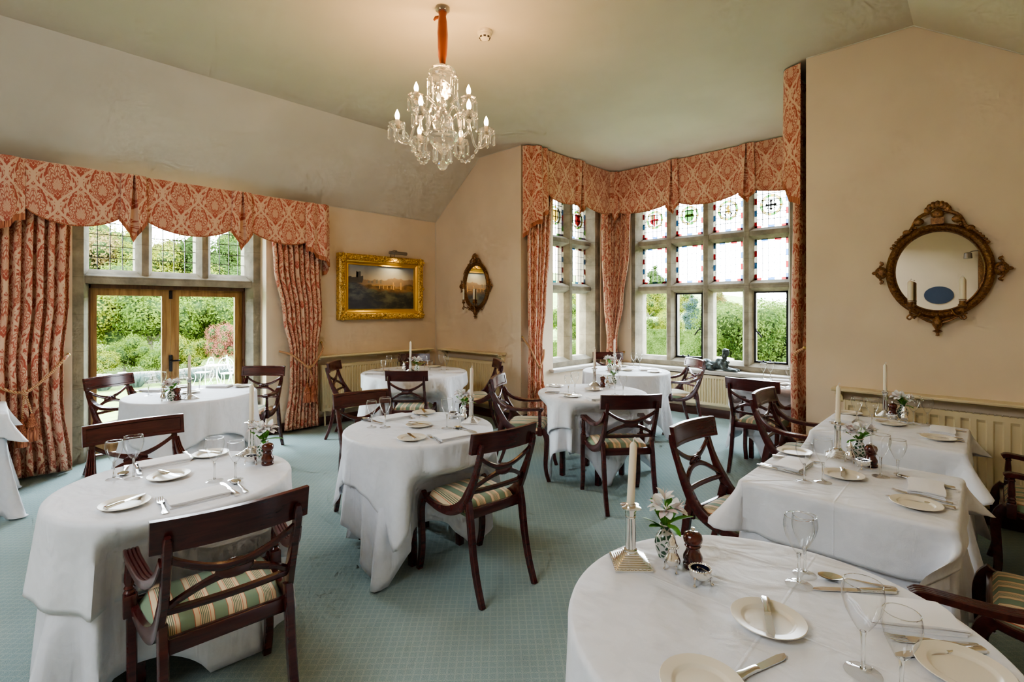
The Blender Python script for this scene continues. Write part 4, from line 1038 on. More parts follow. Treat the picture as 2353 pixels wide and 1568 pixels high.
# ------------------------------------------------------------------ dining chairs
def make_chair(arms):
    name = 'dining_armchair' if arms else 'dining_chair'
    t = thing(name, '', 'chair')
    W = MT['mahogany']
    xr, xf = (.188, .235) if arms else (.176, .215)       # half spacing of the side frames, rear and front
    rw = .23 if arms else .215                            # half width of the top rail
    sp = [(-.292, .818), (-.276, .752), (-.248, .672), (-.216, .597), (-.182, .535), (-.148, .482), (-.095, .44), (-.02, .412), (.07, .405), (.15, .418), (.212, .44)]
    xx = lambda y: xr+(xf-xr)*min(1, max(0, (y+.22)/.42))
    ysp = [(z, y) for y, z in sp[:6]][::-1]
    yst = lambda z: interp(ysp, z)
    legs_r = [(-.172, .50), (-.192, .42), (-.205, .33), (-.225, .22), (-.255, .11), (-.298, 0)]
    legs_f = [(.19, .446), (.218, .41), (.232, .35), (.228, .25), (.222, .15), (.232, .07), (.252, 0)]
    for s in (-1, 1):
        pts = spline([(s*xx(y), y, z) for y, z in sp], 30)
        wd = [.026]*31; hh = [.030+.026*sin(pi*min(1, max(0, (i-6)/20))) for i in range(31)]
        hh[0] = .018; wd[0] = .016; hh[1] = .028
        MB().sweep(pts, (1, 0, 0), wd, hh).build('side_frame', W, t)
        pts = spline([(s*(xr+.004*(.5-z)), y, z) for y, z in legs_r], 18)
        MB().sweep(pts, (1, 0, 0), .030, [.046-.001*i for i in range(19)]).build('leg', W, t)
        pts = spline([(s*xf, y, z) for y, z in legs_f], 18)
        MB().sweep(pts, (1, 0, 0), .032, [.05-.0011*i for i in range(19)]).build('leg', W, t)
    b = MB(); b.box(-xf, xf, .188, .212, .395, .443, 0, .004); b.build('front_rail', W, t)
    b = MB(); b.box(-xr, xr, -.182, -.158, .40, .452, 0, .004); b.build('rear_rail', W, t)
    # upholstered drop-in seat
    n = 14
    def seat(u, v):
        a, c = 2*u-1, 2*v-1
        hw = xx(-.165+.375*v)-.012
        y = -.158+.362*v
        e = (1-abs(a)**5)*(1-abs(c)**5)
        return (a*hw, y, .425+.022*min(1, 4*e)**.5+.034*e**.6)
    b = MB(); b.grid(seat, n, n)
    b.box(-xr+.01, xr-.01, -.155, .185, .405, .424)
    b.build('seat', MT['stripe'], t, 60)
    # curved top rail with a framed face
    zc0, zc1 = .762, .868
    def yr(x): return -.275+.03*(x/rw)**2
    sec = [(-.012, 0), (.010, 0), (.013, .004), (.013, .016), (.008, .020), (.008, .086), (.013, .090), (.013, .102), (.010, .106), (-.012, .106)]
    sec2 = [(-.012, 0), (.010, 0), (.013, .004), (.013, .016), (.013, .020), (.013, .086), (.013, .090), (.013, .102), (.010, .106), (-.012, .106)]
    xs = [-1, -.93, -.925] + [-.9+1.8*i/14 for i in range(15)] + [.925, .93, 1]
    rows = []
    for q in xs:
        S = sec2 if abs(q) >= .93 else sec
        rows.append([(q*rw, yr(q*rw)+d-.02*(h/.106), zc0+h) for d, h in S])
    m = len(sec); vs = [p for r_ in rows for p in r_]
    fs = [(j*m+i, j*m+(i+1) % m, (j+1)*m+(i+1) % m, (j+1)*m+i) for j in range(len(rows)-1) for i in range(m)]
    fs += [tuple(range(m-1, -1, -1)), tuple((len(rows)-1)*m+i for i in range(m))]
    MB().add(vs, fs).build('top_rail', W, t, 25)
    # crossed splat with rosette
    hw = xr-.008; zc = .652
    yb = lambda x, z: yst(z)-.012*(1-(x/hw)**2)
    b = MB()
    up = []; lo = []
    for i in range(17):
        q = -1+2*i/16; x = q*hw
        z1 = zc+.012+.078*abs(q)**1.7; z2 = zc-.012-.076*abs(q)**1.9
        up.append((x, yb(x, z1), z1)); lo.append((x, yb(x, z2), z2))
    hh = [.020+.012*(1-abs(-1+2*i/16))**2 for i in range(17)]
    b.sweep(up, (0, 1, .35), .016, hh); b.sweep(lo, (0, 1, .35), .016, hh)
    k = len(b.v); b.ball((0, 0, 0), (.058, .011, .030), 20, 8); b.xform(Matrix.Translation((0, yb(0, zc), zc)) @ Matrix.Rotation(-.3, 4, 'X'), k)
    sp_ = b.build('splat', W, t)
    b = MB(); b.ball((0, 0, 0), (.012, .009, .012), 10, 6)
    for i in range(12):
        a = i*pi/6; b.ball((.022*cos(a), 0, .022*sin(a)*.85), (.010 if abs(cos(a)) > .5 else .006, .005, .006 if abs(cos(a)) > .5 else .009), 6, 4)
    b.xform(Matrix.Translation((0, yb(0, zc)+.010, zc+.003)) @ Matrix.Rotation(-.3, 4, 'X'))
    b.build('rosette', W, sp_)
    zz = .548
    b = MB(); b.sweep([(-hw+2*hw*i/10, yst(zz)-.014*(1-(2*i/10-1)**2), zz) for i in range(11)], (0, 1, .35), .018, .024); b.build('cross_bar', W, t)
    if arms:
        for s in (-1, 1):
            pts = spline([(s*(xr+.006), -.258, .735), (s*(xr+.012), -.218, .675), (s*(xr+.022), -.15, .632), (s*(xr+.032), -.06, .612), (s*(xr+.042), .04, .612), (s*(xr+.05), .12, .618), (s*(xr+.052), .175, .622), (s*(xr+.052), .198, .612)], 26)
            ar = MB().sweep(pts, (1, 0, 0), [.026+.02*min(1, i/10) for i in range(27)], [.034-.008*min(1, i/12) for i in range(27)], 0, [(a, -c) for a, c in REED][::-1]).build('arm', W, t, 30)
            b = MB(); cx_, cy2 = s*(xf+.010), .172
            b.box(cx_-.02, cx_+.02, cy2-.02, cy2+.02, .395, .475, 0, .004)
            b.lathe([(0, .47), (.016, .475), (.019, .483), (.014, .490), (.018, .498), (.013, .507), (.0165, .52), (.0155, .55), (.012, .588), (.016, .593), (.012, .600), (.016, .608), (0, .611)], 14, (cx_, cy2, 0), 0, lambda i, j: 1 if (i % 2 or j < 6 or j > 8) else .84)
            b.build('arm_support', W, ar)
    return t
armchair = make_chair(True); sidechair = make_chair(False)
CHAIRS = [  # kind, rail midpoint x, y, facing degrees, label
 ('a', 4.37, -4.21, 175, 'mahogany armchair in the left foreground, back to the camera, striped seat in full view', 1),
 ('a', 2.66, -4.19, 0, 'mahogany armchair facing the camera across the front-left round table'),
 ('a', .20, -3.98, 31.8, 'mahogany armchair left of the table at the French doors'),
 ('a', .45, -2.69, -46.5, 'mahogany armchair right of the French-door table, beside the tied curtain'),
 ('s', 4.31, -2.89, 174, 'armless mahogany chair at the right front of the central round table'),
 ('s', 2.72, -2.82, -7, 'armless mahogany chair on the far left side of the central round table'),
 ('s', 1.92, -1.86, 133.5, 'armless mahogany chair backing onto the camera in front of the corner table'),
 ('s', .59, -1.96, 44.5, 'armless mahogany chair left of the corner table, in front of the radiator'),
 ('s', 1.85, -.50, 236, 'armless mahogany chair right of the corner table below the small oval mirror'),
 ('s', .42, -.70, -38, 'armless mahogany chair behind the corner table, in the angle of the walls'),
 ('a', 2.85, -1.49, 30.6, 'mahogany armchair left of the round table nearest the bay, seen from the side'),
 ('a', 4.27, -1.53, 140, 'mahogany armchair, back to the camera, in front of the table nearest the bay'),
 ('s', 2.22, 1.36, -50, 'mahogany chair behind the table inside the bay, below the corner curtain'),
 ('a', 3.53, 1.29, 231, 'mahogany armchair right of the table inside the bay, beside the statue'),
 ('a', 4.64, -.10, 88, 'mahogany armchair in the bay opening, back to the camera, by the right bay curtain'),
 ('s', 4.90, 1.42, 262, 'mahogany chair half hidden behind the right bay curtain'),
 ('a', 4.91, -.66, -1, 'mahogany armchair on the left end of the rear square table'),
 ('a', 6.68, -.82, 180, 'mahogany armchair against the far right, by the radiator under the round mirror'),
 ('s', 4.96, -2.06, -6.6, 'armless mahogany chair on the left end of the front square table'),
 ('s', 6.62, -2.20, 180, 'armless chair on the right end of the front square table, only its striped seat showing'),
 ('a', 6.49, -2.86, 200, 'armchair at the right picture edge, only one reeded arm showing over the front-right table'),
]
for c in CHAIRS:
    kind, x, y, deg, lab = c[:5]; a = math.radians(deg)
    place(armchair if kind == 'a' else sidechair, (x+.265*cos(a), y+.265*sin(a), 0), a-pi/2, lab, 'mahogany dining chairs')

# ------------------------------------------------------------------ tables and cloths
ZT = .745
CPOS = [(c[1]+.265*cos(math.radians(c[3])), c[2]+.265*sin(math.radians(c[3])), math.radians(c[3]), c[0] == 'a') for c in CHAIRS]
def push(wx, wy, wz):
    """keep hanging cloth clear of the chairs that stand against it"""
    for cx_, cy2, a, arm in CPOS:
        if abs(wx-cx_) > .7 or abs(wy-cy2) > .7: continue
        fx, fy = cos(a), sin(a); dx, dy = wx-cx_, wy-cy2
        ly = dx*fx+dy*fy; lx = dx*fy-dy*fx
        hw = .285 if arm else .245; top = .60 if arm else .48
        if abs(lx) < hw+.24 and ly > -.12:
            zz = 1 if wz < top else max(0, 1-(wz-top)/.135); zz = zz*zz*(3-2*zz)
            lim = .262-(0 if abs(lx) < hw else (abs(lx)-hw)/.24*.32)
            if ly < lim: wx += fx*(lim-ly)*zz; wy += fy*(lim-ly)*zz
    return wx, wy
def table(name, label, loc, r=None, hx=None, hy=None, legs=4, rz=0):
    t = thing(name, label, 'table', (loc[0], loc[1], 0), rz)
    b = MB()
    if r: b.lathe([(0, .70), (r-.03, .70), (r-.02, .705), (r-.02, .728), (r-.03, .732), (0, .732)], 40)
    else: b.box(-hx+.02, hx-.02, -hy+.02, hy-.02, .70, .732, 0, .005)
    b.build('table_top', MT['mahogany'], t)
    d = (r*.40, r*.40) if r else (hx-.17, hy-.17)
    for sx_ in (-1, 1):
        for sy_ in (-1, 1):
            b = MB(); cx_, cy2 = sx_*d[0], sy_*d[1]; b.box(cx_-.02, cx_+.02, cy2-.02, cy2+.02, 0, .70, 0, .004); b.build('leg', MT['mahogany'], t)
    return t
def drape(name, label, loc, outline, top, mat, rz=0, floor=.012, K=14, top_noise=.0012, parent=None, clampx=6.8, late=0):
    """outline: list of (x, y, nx, ny, L, flare, fold)"""
    b = MB(); n = len(outline); vs = [(0, 0, top)]; uv = [(0, 0)]
    sc = [.25, .5, .72, .88, .97]
    for s in sc:
        for (x, y, *_r) in outline: vs.append((x*s, y*s, top)); uv.append((x*s, y*s))
    prof_ = [(0, 0), (.3, -.0015), (.72, -.006), (1, -.016)]         # rounded shoulder
    for k, (o_, dz) in enumerate(prof_):
        for (x, y, nx, ny, L, fl, fo) in outline:
            off = o_*.011-.011*0; vs.append((x+nx*off, y+ny*off, top+dz)); uv.append((x, y))
    for j in range(1, K+1):
        t = j/K
        for (x, y, nx, ny, L, fl, fo) in outline:
            tt = max(0, t-late)/(1-late); off = .011+fl*tt**1.25+fo*tt**.8
            z = max(floor, top-.016-(L-.016)*t*(1-.02*abs(fo)))
            lx, ly = x+nx*off, y+ny*off
            wx, wy = push(loc[0]+lx*cos(rz)-ly*sin(rz), loc[1]+lx*sin(rz)+ly*cos(rz), z); wx = min(wx, clampx); lx, ly = wx-loc[0], wy-loc[1]
            vs.append((lx, ly, z)); uv.append((x+nx*L*t, y+ny*L*t))
    rings = len(sc)+len(prof_)+K
    fs = [(0, 1+i, 1+(i+1) % n) for i in range(n)]
    for j in range(rings-1):
        for i in range(n): fs.append((1+j*n+i, 1+j*n+(i+1) % n, 1+(j+1)*n+(i+1) % n, 1+(j+1)*n+i))
    b.add(vs, fs, 0, uv)
    o = b.build(name, mat, parent, 75, False)
    o.location = (loc[0], loc[1], 0); o.rotation_euler = (0, 0, rz)
    sol = o.modifiers.new('thick', 'SOLIDIFY'); sol.thickness = .0015; sol.offset = -1
    return tag(o, label, 'tablecloth')
def round_outline(R, S, a0, flare, fold, nf, seed, n=144, corner=.10, Lmax=.9):
    """square cloth of half size S, turned by a0, hanging over a round top of radius R"""
    r = random.Random(seed); ph = r.uniform(0, 6); out = []
    for i in range(n):
        th = 2*pi*i/n; q = th-a0
        L = S/max(abs(cos(q)), abs(sin(q)))-R if S > 0 else -S+.02*sin(2*th+ph)+.012*sin(5*th)
        d = ((q-pi/4+pi/4) % (pi/2))-pi/4                                  # distance from the nearest corner
        L = min(L, Lmax)
        cg = math.exp(-(d/.16)**2)*(S > 0)
        f = fold*(sin(nf*th+ph+.8*sin(3*th+ph))+.5*sin(nf*1.7*th+2*ph))*(L/.5)
        f += corner*cg*(L/.5)-corner*.55*(S > 0)*(L/.5)*(math.exp(-((abs(d)-.34)/.13)**2))
        out.append((R*cos(th), R*sin(th), cos(th), sin(th), L, flare*(L/.5), f))
    return out
def square_outline(hx, hy, d, flare, fold, seed, corner=.10, per=26, cr=.018, dd=None):
    """cloth over a square top; d = drops (+x, +y, -x, -y)"""
    r = random.Random(seed); out = []; m = 9
    cs = [(hx, -hy), (hx, hy), (-hx, hy), (-hx, -hy)]
    for k in range(4):
        p0 = cs[k]; p1 = cs[(k+1) % 4]; a = k*pi/2; nx, ny = cos(a), sin(a)
        dr = d[k]; dn = d[(k+1) % 4]; ph = r.uniform(0, 6)
        for i in range(per):
            t = i/per; L = dr
            x = p0[0]+(p1[0]-p0[0])*(.02+.96*t); y = p0[1]+(p1[1]-p0[1])*(.02+.96*t)
            e = min(t, 1-t)*2
            f = fold*sin(t*4*pi+ph)*min(1, 3*e)-corner*.18*math.exp(-((e-.16)/.1)**2)
            out.append((x, y, nx, ny, L*(1+.0*t), flare, f))
        for i in range(m):
            t = (i+.5)/m; q = a+t*pi/2; w = sin(pi*t)
            L = (dr*(1-t)+dn*t)*(1+.12*w**1.5)
            c = (p1[0]-math.copysign(cr, p1[0])+cr*cos(q), p1[1]-math.copysign(cr, p1[1])+cr*sin(q))
            out.append((c[0], c[1], cos(q), sin(q), L, flare+corner*w**1.6, 0))
    return out
TB = {}
def round_set(key, x, y, r, So, ao, Su, au, tlabel, seed, corner=.08, fold=.010, nf=14, cl=6.8):
    table('round_table', 'round dining table under white cloths, '+tlabel, (x, y), r)
    drape('under_tablecloth', 'long white under cloth reaching the floor on '+tlabel, (x, y), round_outline(r-.010, Su, au, .012, .022, 15, seed+50, 144, .05, .735), ZT-.006, MT['linen_under'], clampx=cl, late=.34)
    drape('top_tablecloth', ('square ' if So > 0 else 'round ')+'white top cloth on '+tlabel, (x, y), round_outline(r+.002, So, ao, .028, fold*1.45, nf, seed, 144, corner), ZT, MT['linen'], clampx=cl)
D2R = math.radians
N = {1: 'the front-left round table', 2: 'the French-door table', 3: 'the central round table', 4: 'the corner table by the painting', 5: 'the round table nearest the bay', 6: 'the table inside the bay',
     7: 'the table behind the right bay curtain', 8: 'the rear square table', 9: 'the front square table', 10: 'the front-right round table', 11: 'the table cut off at the left edge'}
round_set(1, 3.578, -4.187, .435, -.335, D2R(20), 1.0, D2R(65), N[1], 1, .05, .022, 8)
round_set(2, 1.063, -3.517, .495, .78, D2R(8), 1.0, D2R(50), N[2], 2, .05, .016, 16)
round_set(3, 3.541, -2.881, .450, .70, D2R(-4), .93, D2R(-18), N[3], 3, .06, .012, 15)
round_set(4, 1.252, -1.282, .60, .86, D2R(40), 1.1, D2R(0), N[4], 4, .07, .018, 16)
round_set(5, 3.584, -1.029, .472, .70, D2R(10), .88, D2R(10), N[5], 5, .06, .012, 12)
round_set(6, 3.004, .532, .50, .72, D2R(20), .92, D2R(45), N[6], 6, .07, .014, 14)
round_set(7, 4.60, .64, .375, .58, D2R(5), .83, D2R(45), N[7], 7, .05, .012, 12, 4.90)
round_set(10, 5.765, -3.485, .462, .74, D2R(30), 1.05, D2R(70), N[10], 10, .05, .012, 12)
def square_set(x, y, h, do, du, tlabel, seed):
    table('square_table', 'square dining table under white cloths, '+tlabel, (x, y), None, h, h)
    drape('under_tablecloth', 'long white under cloth on '+tlabel, (x, y), square_outline(h-.010, h-.010, du, .03, .012, seed+50, .12), ZT-.006, MT['linen_under'], late=.25)
    drape('top_tablecloth', 'square white top cloth on '+tlabel, (x, y), square_outline(h+.001, h+.001, do, .012, .004, seed, .125), ZT, MT['linen'])
square_set(5.715, -.915, .352, (.14, .18, .15, .24), (.62, .6, .62, .62), N[8], 8)
square_set(5.715, -2.15, .352, (.13, .18, .12, .21), (.60, .6, .60, .60), N[9], 9)
square_set(.73, -5.02, .352, (.16, .2, .2, .2), (.7, .7, .7, .7), N[11], 11)

# ------------------------------------------------------------------ tableware prototypes
def wine_proto(h, r):
    t = thing('wine_glass', '', 'glass'); k = h/.19
    s0 = .088*k
    b = MB(); out = [(.0055, s0), (.012, s0+.006*k), (.024*r/.043, s0+.022*k), (.036*r/.043, s0+.045*k), (r, s0+.070*k), (r*.985, s0+.086*k), (r*.9, h)]
    prof_ = [(0, s0-.001)]+out
    b.tube([(r*.9*cos(i*pi/12), r*.9*sin(i*pi/12), h) for i in range(25)], .0009, 5, 1)
    n0 = len(b.f); b.lathe(prof_, 24); b.f.pop(); b.m.pop(); b.build('bowl', [MT['wine2'], MT['glass']], t, 60)
    b = MB(); b.lathe([(.0, .006), (.006, .009), (.0038, .02), (.0035, .05*k), (.0045, .075*k), (.006, s0), (.0, s0+.004)], 10); b.build('stem', MT['glass'], t, 60)
    b = MB(); b.lathe([(0, 0), (.034*k, 0), (.0345*k, .0018), (.02*k, .004), (.007, .008), (0, .009)], 24); b.build('foot', MT['foot'], t, 60)
    return t
def bowl_mat():
    m = Mat('thin_wine_glass'); t = m.new('ShaderNodeBsdfTransparent'); t.inputs[0].default_value = (.985, .99, .99, 1)
    g = m.new('ShaderNodeBsdfGlossy'); g.inputs['Roughness'].default_value = .01
    fr = m.new('ShaderNodeLayerWeight'); k = X(m.nt, fr.outputs['Facing']).pow(2.6)*.85+.035
    mx = m.new('ShaderNodeMixShader'); m.link(k, mx.inputs[0]); m.link(t.outputs[0], mx.inputs[1]); m.link(g.outputs[0], mx.inputs[2])
    m.link(mx.outputs[0], m.out.inputs[0]); return m.mat
MT['wine2'] = bowl_mat()
def foot_mat():
    m = Mat('thin_glass_foot'); t = m.new('ShaderNodeBsdfTransparent'); t.inputs[0].default_value = (.96, .965, .965, 1)
    g = m.new('ShaderNodeBsdfGlossy'); g.inputs['Roughness'].default_value = .02; fr = m.new('ShaderNodeLayerWeight')
    k = X(m.nt, fr.outputs['Facing']).pow(2.5)*.7+.06
    mx = m.new('ShaderNodeMixShader'); m.link(k, mx.inputs[0]); m.link(t.outputs[0], mx.inputs[1]); m.link(g.outputs[0], mx.inputs[2]); m.link(mx.outputs[0], m.out.inputs[0]); return m.mat
MT['foot'] = foot_mat()
big = wine_proto(.188, .0385); small = wine_proto(.168, .0335); small.name = 'wine_glass_small_proto'; small.name = 'wine_glass'
def plate_proto():
    b = MB(); r = .083
    b.lathe([(0, .002), (r*.55, .002), (r*.6, .0), (r*.64, .002), (r*.72, .0075), (r*.98, .0125), (r, .0135), (r*.985, .015), (r*.97, .0148), (r*.74, .0108), (r*.70, .0098), (r*.655, .0046), (r*.6, .0042), (0, .0042)], 40)
    return tag(b.build('side_plate', MT['china'], None, 50), '', 'plate')
plate = plate_proto()
def knife_proto(L=.21):
    t = thing('table_knife', '', 'knife'); k = L/.21      # local: lies along +x, handle end at x=0
    b = MB(); b.prism([(.088*k, -.006, .0035), (.10*k, -.008, .0035), (.18*k, -.010, .0035), (L-.008, -.006, .0035), (L, .004, .0035), (L-.02, .0085, .0035), (.10*k, .008, .0035), (.088*k, .006, .0035)], (0, 0, .0016)); b.build('blade', MT['steel'], t, 30)
    b = MB(); b.sect([(0, 0, .006), (.006, 0, .006), (.04*k, 0, .006), (.078*k, 0, .006), (.09*k, 0, .005)], [(Vector((0, 1, 0)), Vector((0, 0, 1)))]*5, OCT, [(.016, .008), (.020, .010), (.015, .009), (.013, .009), (.015, .008)]); b.build('handle', MT['silver'], t, 40)
    return t
def fork_proto(L=.19):
    b = MB(); A = [(Vector((0, 1, 0)), Vector((0, 0, 1)))]
    b.sect([(0, 0, .004), (.012, 0, .004), (.05, 0, .006), (.10, 0, .009), (.118, 0, .007), (.132, 0, .005), (.145, 0, .005)], A*7, OCT, [(.019, .003), (.021, .003), (.010, .003), (.006, .004), (.014, .003), (.024, .0025), (.025, .002)])
    for i in range(4):
        y = -.0105+.007*i; b.sect([(.143, y, .005), (.17, y, .006), (L, y*.95, .010)], A*3, OCT, [(.0042, .002), (.0036, .002), (.002, .0014)])
    return tag(b.build('table_fork', MT['silver'], None, 40), '', 'fork')
def spoon_proto(L=.18):
    b = MB(); A = [(Vector((0, 1, 0)), Vector((0, 0, 1)))]
    b.sect([(0, 0, .004), (.012, 0, .004), (.05, 0, .006), (.11, 0, .010), (.125, 0, .007)], A*5, OCT, [(.019, .003), (.021, .003), (.010, .003), (.006, .004), (.008, .003)])
    b.grid(lambda u, v: (.152+.031*v*cos(2*pi*u), .021*v*sin(2*pi*u), .002+.009*v*v), 20, 6, 0, None, True)
    b.grid(lambda u, v: (.152+.031*v*cos(2*pi*u), .021*v*sin(2*pi*u), .0005+.0095*v*v), 20, 6, 0, None, True)
    return tag(b.build('table_spoon', MT['silver'], None, 50), '', 'spoon')
def napkin_proto(L, W):
    b = MB()
    for k in range(4):
        z0 = .0015+.0045*k; e = .004*((k*7) % 3-1)
        def fn(u, v, z0=z0, e=e, top=True): return ((u-.5)*L+e+.002*sin(9*v+k), (v-.5)*W+e*.5+.002*sin(7*u+k), z0+.0035+.0018*sin(pi*u*2+1.2*k)*sin(pi*v)+(.0035*sin(pi*v) if k == 3 else 0))
        i0 = len(b.v); b.grid(fn, 12, 8)
        i1 = len(b.v); b.grid(lambda u, v: (fn(u, v)[0], fn(u, v)[1], fn(u, v)[2]-.0042), 12, 8)
        # skirt
        ring = [(i, 0) for i in range(13)]+[(12, j) for j in range(1, 9)]+[(i, 8) for i in range(11, -1, -1)]+[(0, j) for j in range(7, 0, -1)]
        idx = [j*13+i for i, j in ring]; n = len(idx)
        for q in range(n): b.f.append((i0+idx[q], i0+idx[(q+1) % n], i1+idx[(q+1) % n], i1+idx[q])); b.m.append(0)
    return tag(b.build('folded_napkin', MT['napkin'], None, 50), '', 'napkin')
knife = knife_proto(); butter = knife_proto(.16); butter.name = 'butter_knife'; fork = fork_proto(); spoon = spoon_proto(); napkin = napkin_proto(.20, .115)
def candlestick_proto():
    t = thing('candlestick', '', 'candlestick'); b = MB()
    st = [(.054, 0, .006), (.050, .006, .010), (.045, .010, .014), (.040, .014, .018), (.035, .018, .022), (.030, .022, .026), (.025, .026, .030), (.021, .030, .036)]
    for h, z0, z1 in st: b.box(-h, h, -h, h, z0, z1, 0, .0012)
    for k in range(4):
        for i in range(9): a = -.048+.096*i/8; b.ball(((a, .052)[k % 2] * (1 if k < 2 else -1), (.052, a)[k % 2]*(1 if k < 2 else -1), .006), .0032, 6, 4)
    b.build('stepped_base', MT['silver'], t, 30)
    b = MB(); b.lathe([(0, .034), (.019, .036), (.019, .042), (.0155, .046), (.0155, .05), (.0135, .135), (.015, .137), (.015, .14), (0, .14)], 28, (0, 0, 0), 0, lambda i, j: 1 if (i % 2 or j < 3 or j > 5) else .87); b.build('column', MT['silver'], t, 35)
    b = MB(); b.lathe([(0, .138), (.014, .14), (.017, .15), (.016, .155), (.020, .162), (.018, .164), (0, .164)], 16, (0, 0, 0), 0, lambda i, j: 1 if i % 2 else .9)
    def ab(u, v):
        a = 2*pi*u; r = .024+.010*abs(cos(2*a+pi/2))**1.5; return (r*cos(a)*(1 if v > .01 and v < .99 else .4), r*sin(a)*(1 if v > .01 and v < .99 else .4), .164+.008*v)
    b.grid(ab, 32, 3, 0, None, True); b.lathe([(0, .16), (.0155, .165), (.0155, .177), (.0125, .179), (0, .179)], 14); b.build('capital', MT['silver'], t, 40)
    return t
cstick = candlestick_proto()
cndl = candle(.185, .0115, .93)
def vase_proto():
    t = thing('bud_vase', '', 'vase'); b = MB()
    b.lathe([(0, 0), (.021, 0), (.022, .003), (.029, .022), (.032, .042), (.029, .060), (.020, .074), (.014, .082), (.0135, .092), (.018, .099), (.016, .1), (.0115, .092), (.011, .08), (0, .06)], 24); b.build('vase_body', MT['vase'], t, 60)
    b = MB(); b.tube([(.0165*cos(i*pi/8)-.0, .0165*sin(i*pi/8), .098) for i in range(17)], .0018, 5); b.build('rim', MT['china'], t)
    return t
vase = vase_proto()
def petal_mesh(b, c, dirv, L, w, curl, m):
    d = Vector(dirv).normalized(); s = d.cross(Vector((0, 0, 1)));
    s = s.normalized() if s.length > .01 else Vector((1, 0, 0)); nrm = s.cross(d)
    def fn(u, v):
        ww = w*sin(pi*min(1, (v*.86+.08)))**.8*(1 if v < .97 else .5)
        p = Vector(c)+d*(L*v)+nrm*(curl*L*v*v)+s*(ww*(u-.5)*2)+nrm*(.25*ww*(abs(u-.5)*2)**2); return p
    b.grid(fn, 4, 6, m)
def posy_proto(seed, nb, nl, H, spread):
    r = random.Random(seed); t = thing('flower_posy', '', 'flowers')
    st = MB()
    for i in range(nb):
        a = 2*pi*i/nb+r.uniform(-.4, .4); rad = spread*r.uniform(.45, 1); hh = H*r.uniform(.78, 1.05)
        tip = Vector((rad*cos(a), rad*sin(a), hh))
        st.tube(spline([(0, 0, 0), (rad*.25*cos(a), rad*.25*sin(a), hh*.5), tip], 8), .0017, 5)
        b = MB(); ax = Vector((cos(a)*.8, sin(a)*.8, .75)).normalized(); A = ax.orthogonal().normalized(); B = ax.cross(A)
        for k in range(6):
            q = k*pi/3+r.uniform(-.1, .1); dv = ax*.75+(A*cos(q)+B*sin(q))*.75
            petal_mesh(b, tip, dv, .037*r.uniform(.9, 1.1), .0150 if k % 2 else .0115, -.35, 0 if k % 2 else 1 if r.random() < .12 else 0)
        for k in range(4):
            q = k*pi/2+.4; b.tube(spline([tip, tip+ax*.02+(A*cos(q)+B*sin(q))*.004, tip+ax*.034+(A*cos(q)+B*sin(q))*.010], 5), .0007, 4, 1)
        b.build('bloom', [MT['petal'], MT['petal_pink']], t, 80, False)
    st.build('stem', MT['stem'], t)
    for i in range(nl):
        a = 2*pi*i/nl+r.uniform(0, 1.2); up = r.uniform(.1, 1.5); b = MB()
        petal_mesh(b, (0.006*cos(a), .006*sin(a), H*.3*r.uniform(.1, 1)), (cos(a), sin(a), up), H*r.uniform(.8, 1.25), .0135, -.3*r.uniform(.2, 1.3), 0); b.build('leaf', MT['leaf'], t, 80, False)
    return t
posies = [posy_proto(3, 7, 6, .075, .042), posy_proto(5, 8, 6, .07, .045), posy_proto(9, 4, 7, .085, .042)]
for p_ in posies: p_.name = 'flower_posy'
def mill_proto():
    t = thing('pepper_mill', '', 'pepper mill')
    b = MB(); b.lathe([(0, 0), (.026, 0), (.0275, .004), (.0275, .012), (.024, .016), (.0275, .024), (.027, .034), (.021, .046), (.0185, .054), (.021, .060), (.024, .064), (0, .064)], 24); b.build('mill_body', MT['mill'], t, 50)
    b = MB(); b.lathe([(0, .064), (.022, .064), (.020, .068), (.026, .076), (.0275, .086), (.024, .097), (.014, .103), (0, .104)], 24); b.build('mill_head', MT['mill'], t, 50)
    b = MB(); b.lathe([(0, .102), (.004, .104), (.0035, .108), (.0065, .111), (.0055, .115), (0, .116)], 12); b.build('top_nut', MT['steel'], t)
    return t
mill = mill_proto()
def feet(b, r, h, c=0, n=3):
    for k in range(n):
        a = 2*pi*k/n+.5; b.append([(r*cos(a)*.85, r*sin(a)*.85, h), (r*cos(a)*1.02, r*sin(a)*1.02, h*.75), (r*cos(a)*.98, r*sin(a)*.98, h*.35), (r*cos(a)*1.12, r*sin(a)*1.12, .002)])
def caster_proto():
    t = thing('silver_shaker', '', 'shaker'); b = MB()
    b.lathe([(0, .014), (.012, .016), (.021, .024), (.0225, .033), (.018, .044), (.0125, .054), (.0125, .064), (.015, .07), (0, .07)], 20); b.build('body', MT['silver'], t, 60)
    b = MB(); b.lathe([(0, .068), (.0125, .07), (.012, .078), (.0085, .09), (.004, .097), (.0045, .1), (.0025, .104), (0, .105)], 16)
    for i in range(18): b.ball((.0165*cos(i*pi/9), .0165*sin(i*pi/9), .07), .003, 6, 4)
    b.build('pierced_lid', MT['silver'], t, 60)
    fl = []; feet(fl, .02, .026)
    for p in fl: b = MB(); b.tube(spline(p, 6), [.004, .0036, .003, .0026, .0024, .003, .004], 6); b.build('leg', MT['silver'], t)
    return t
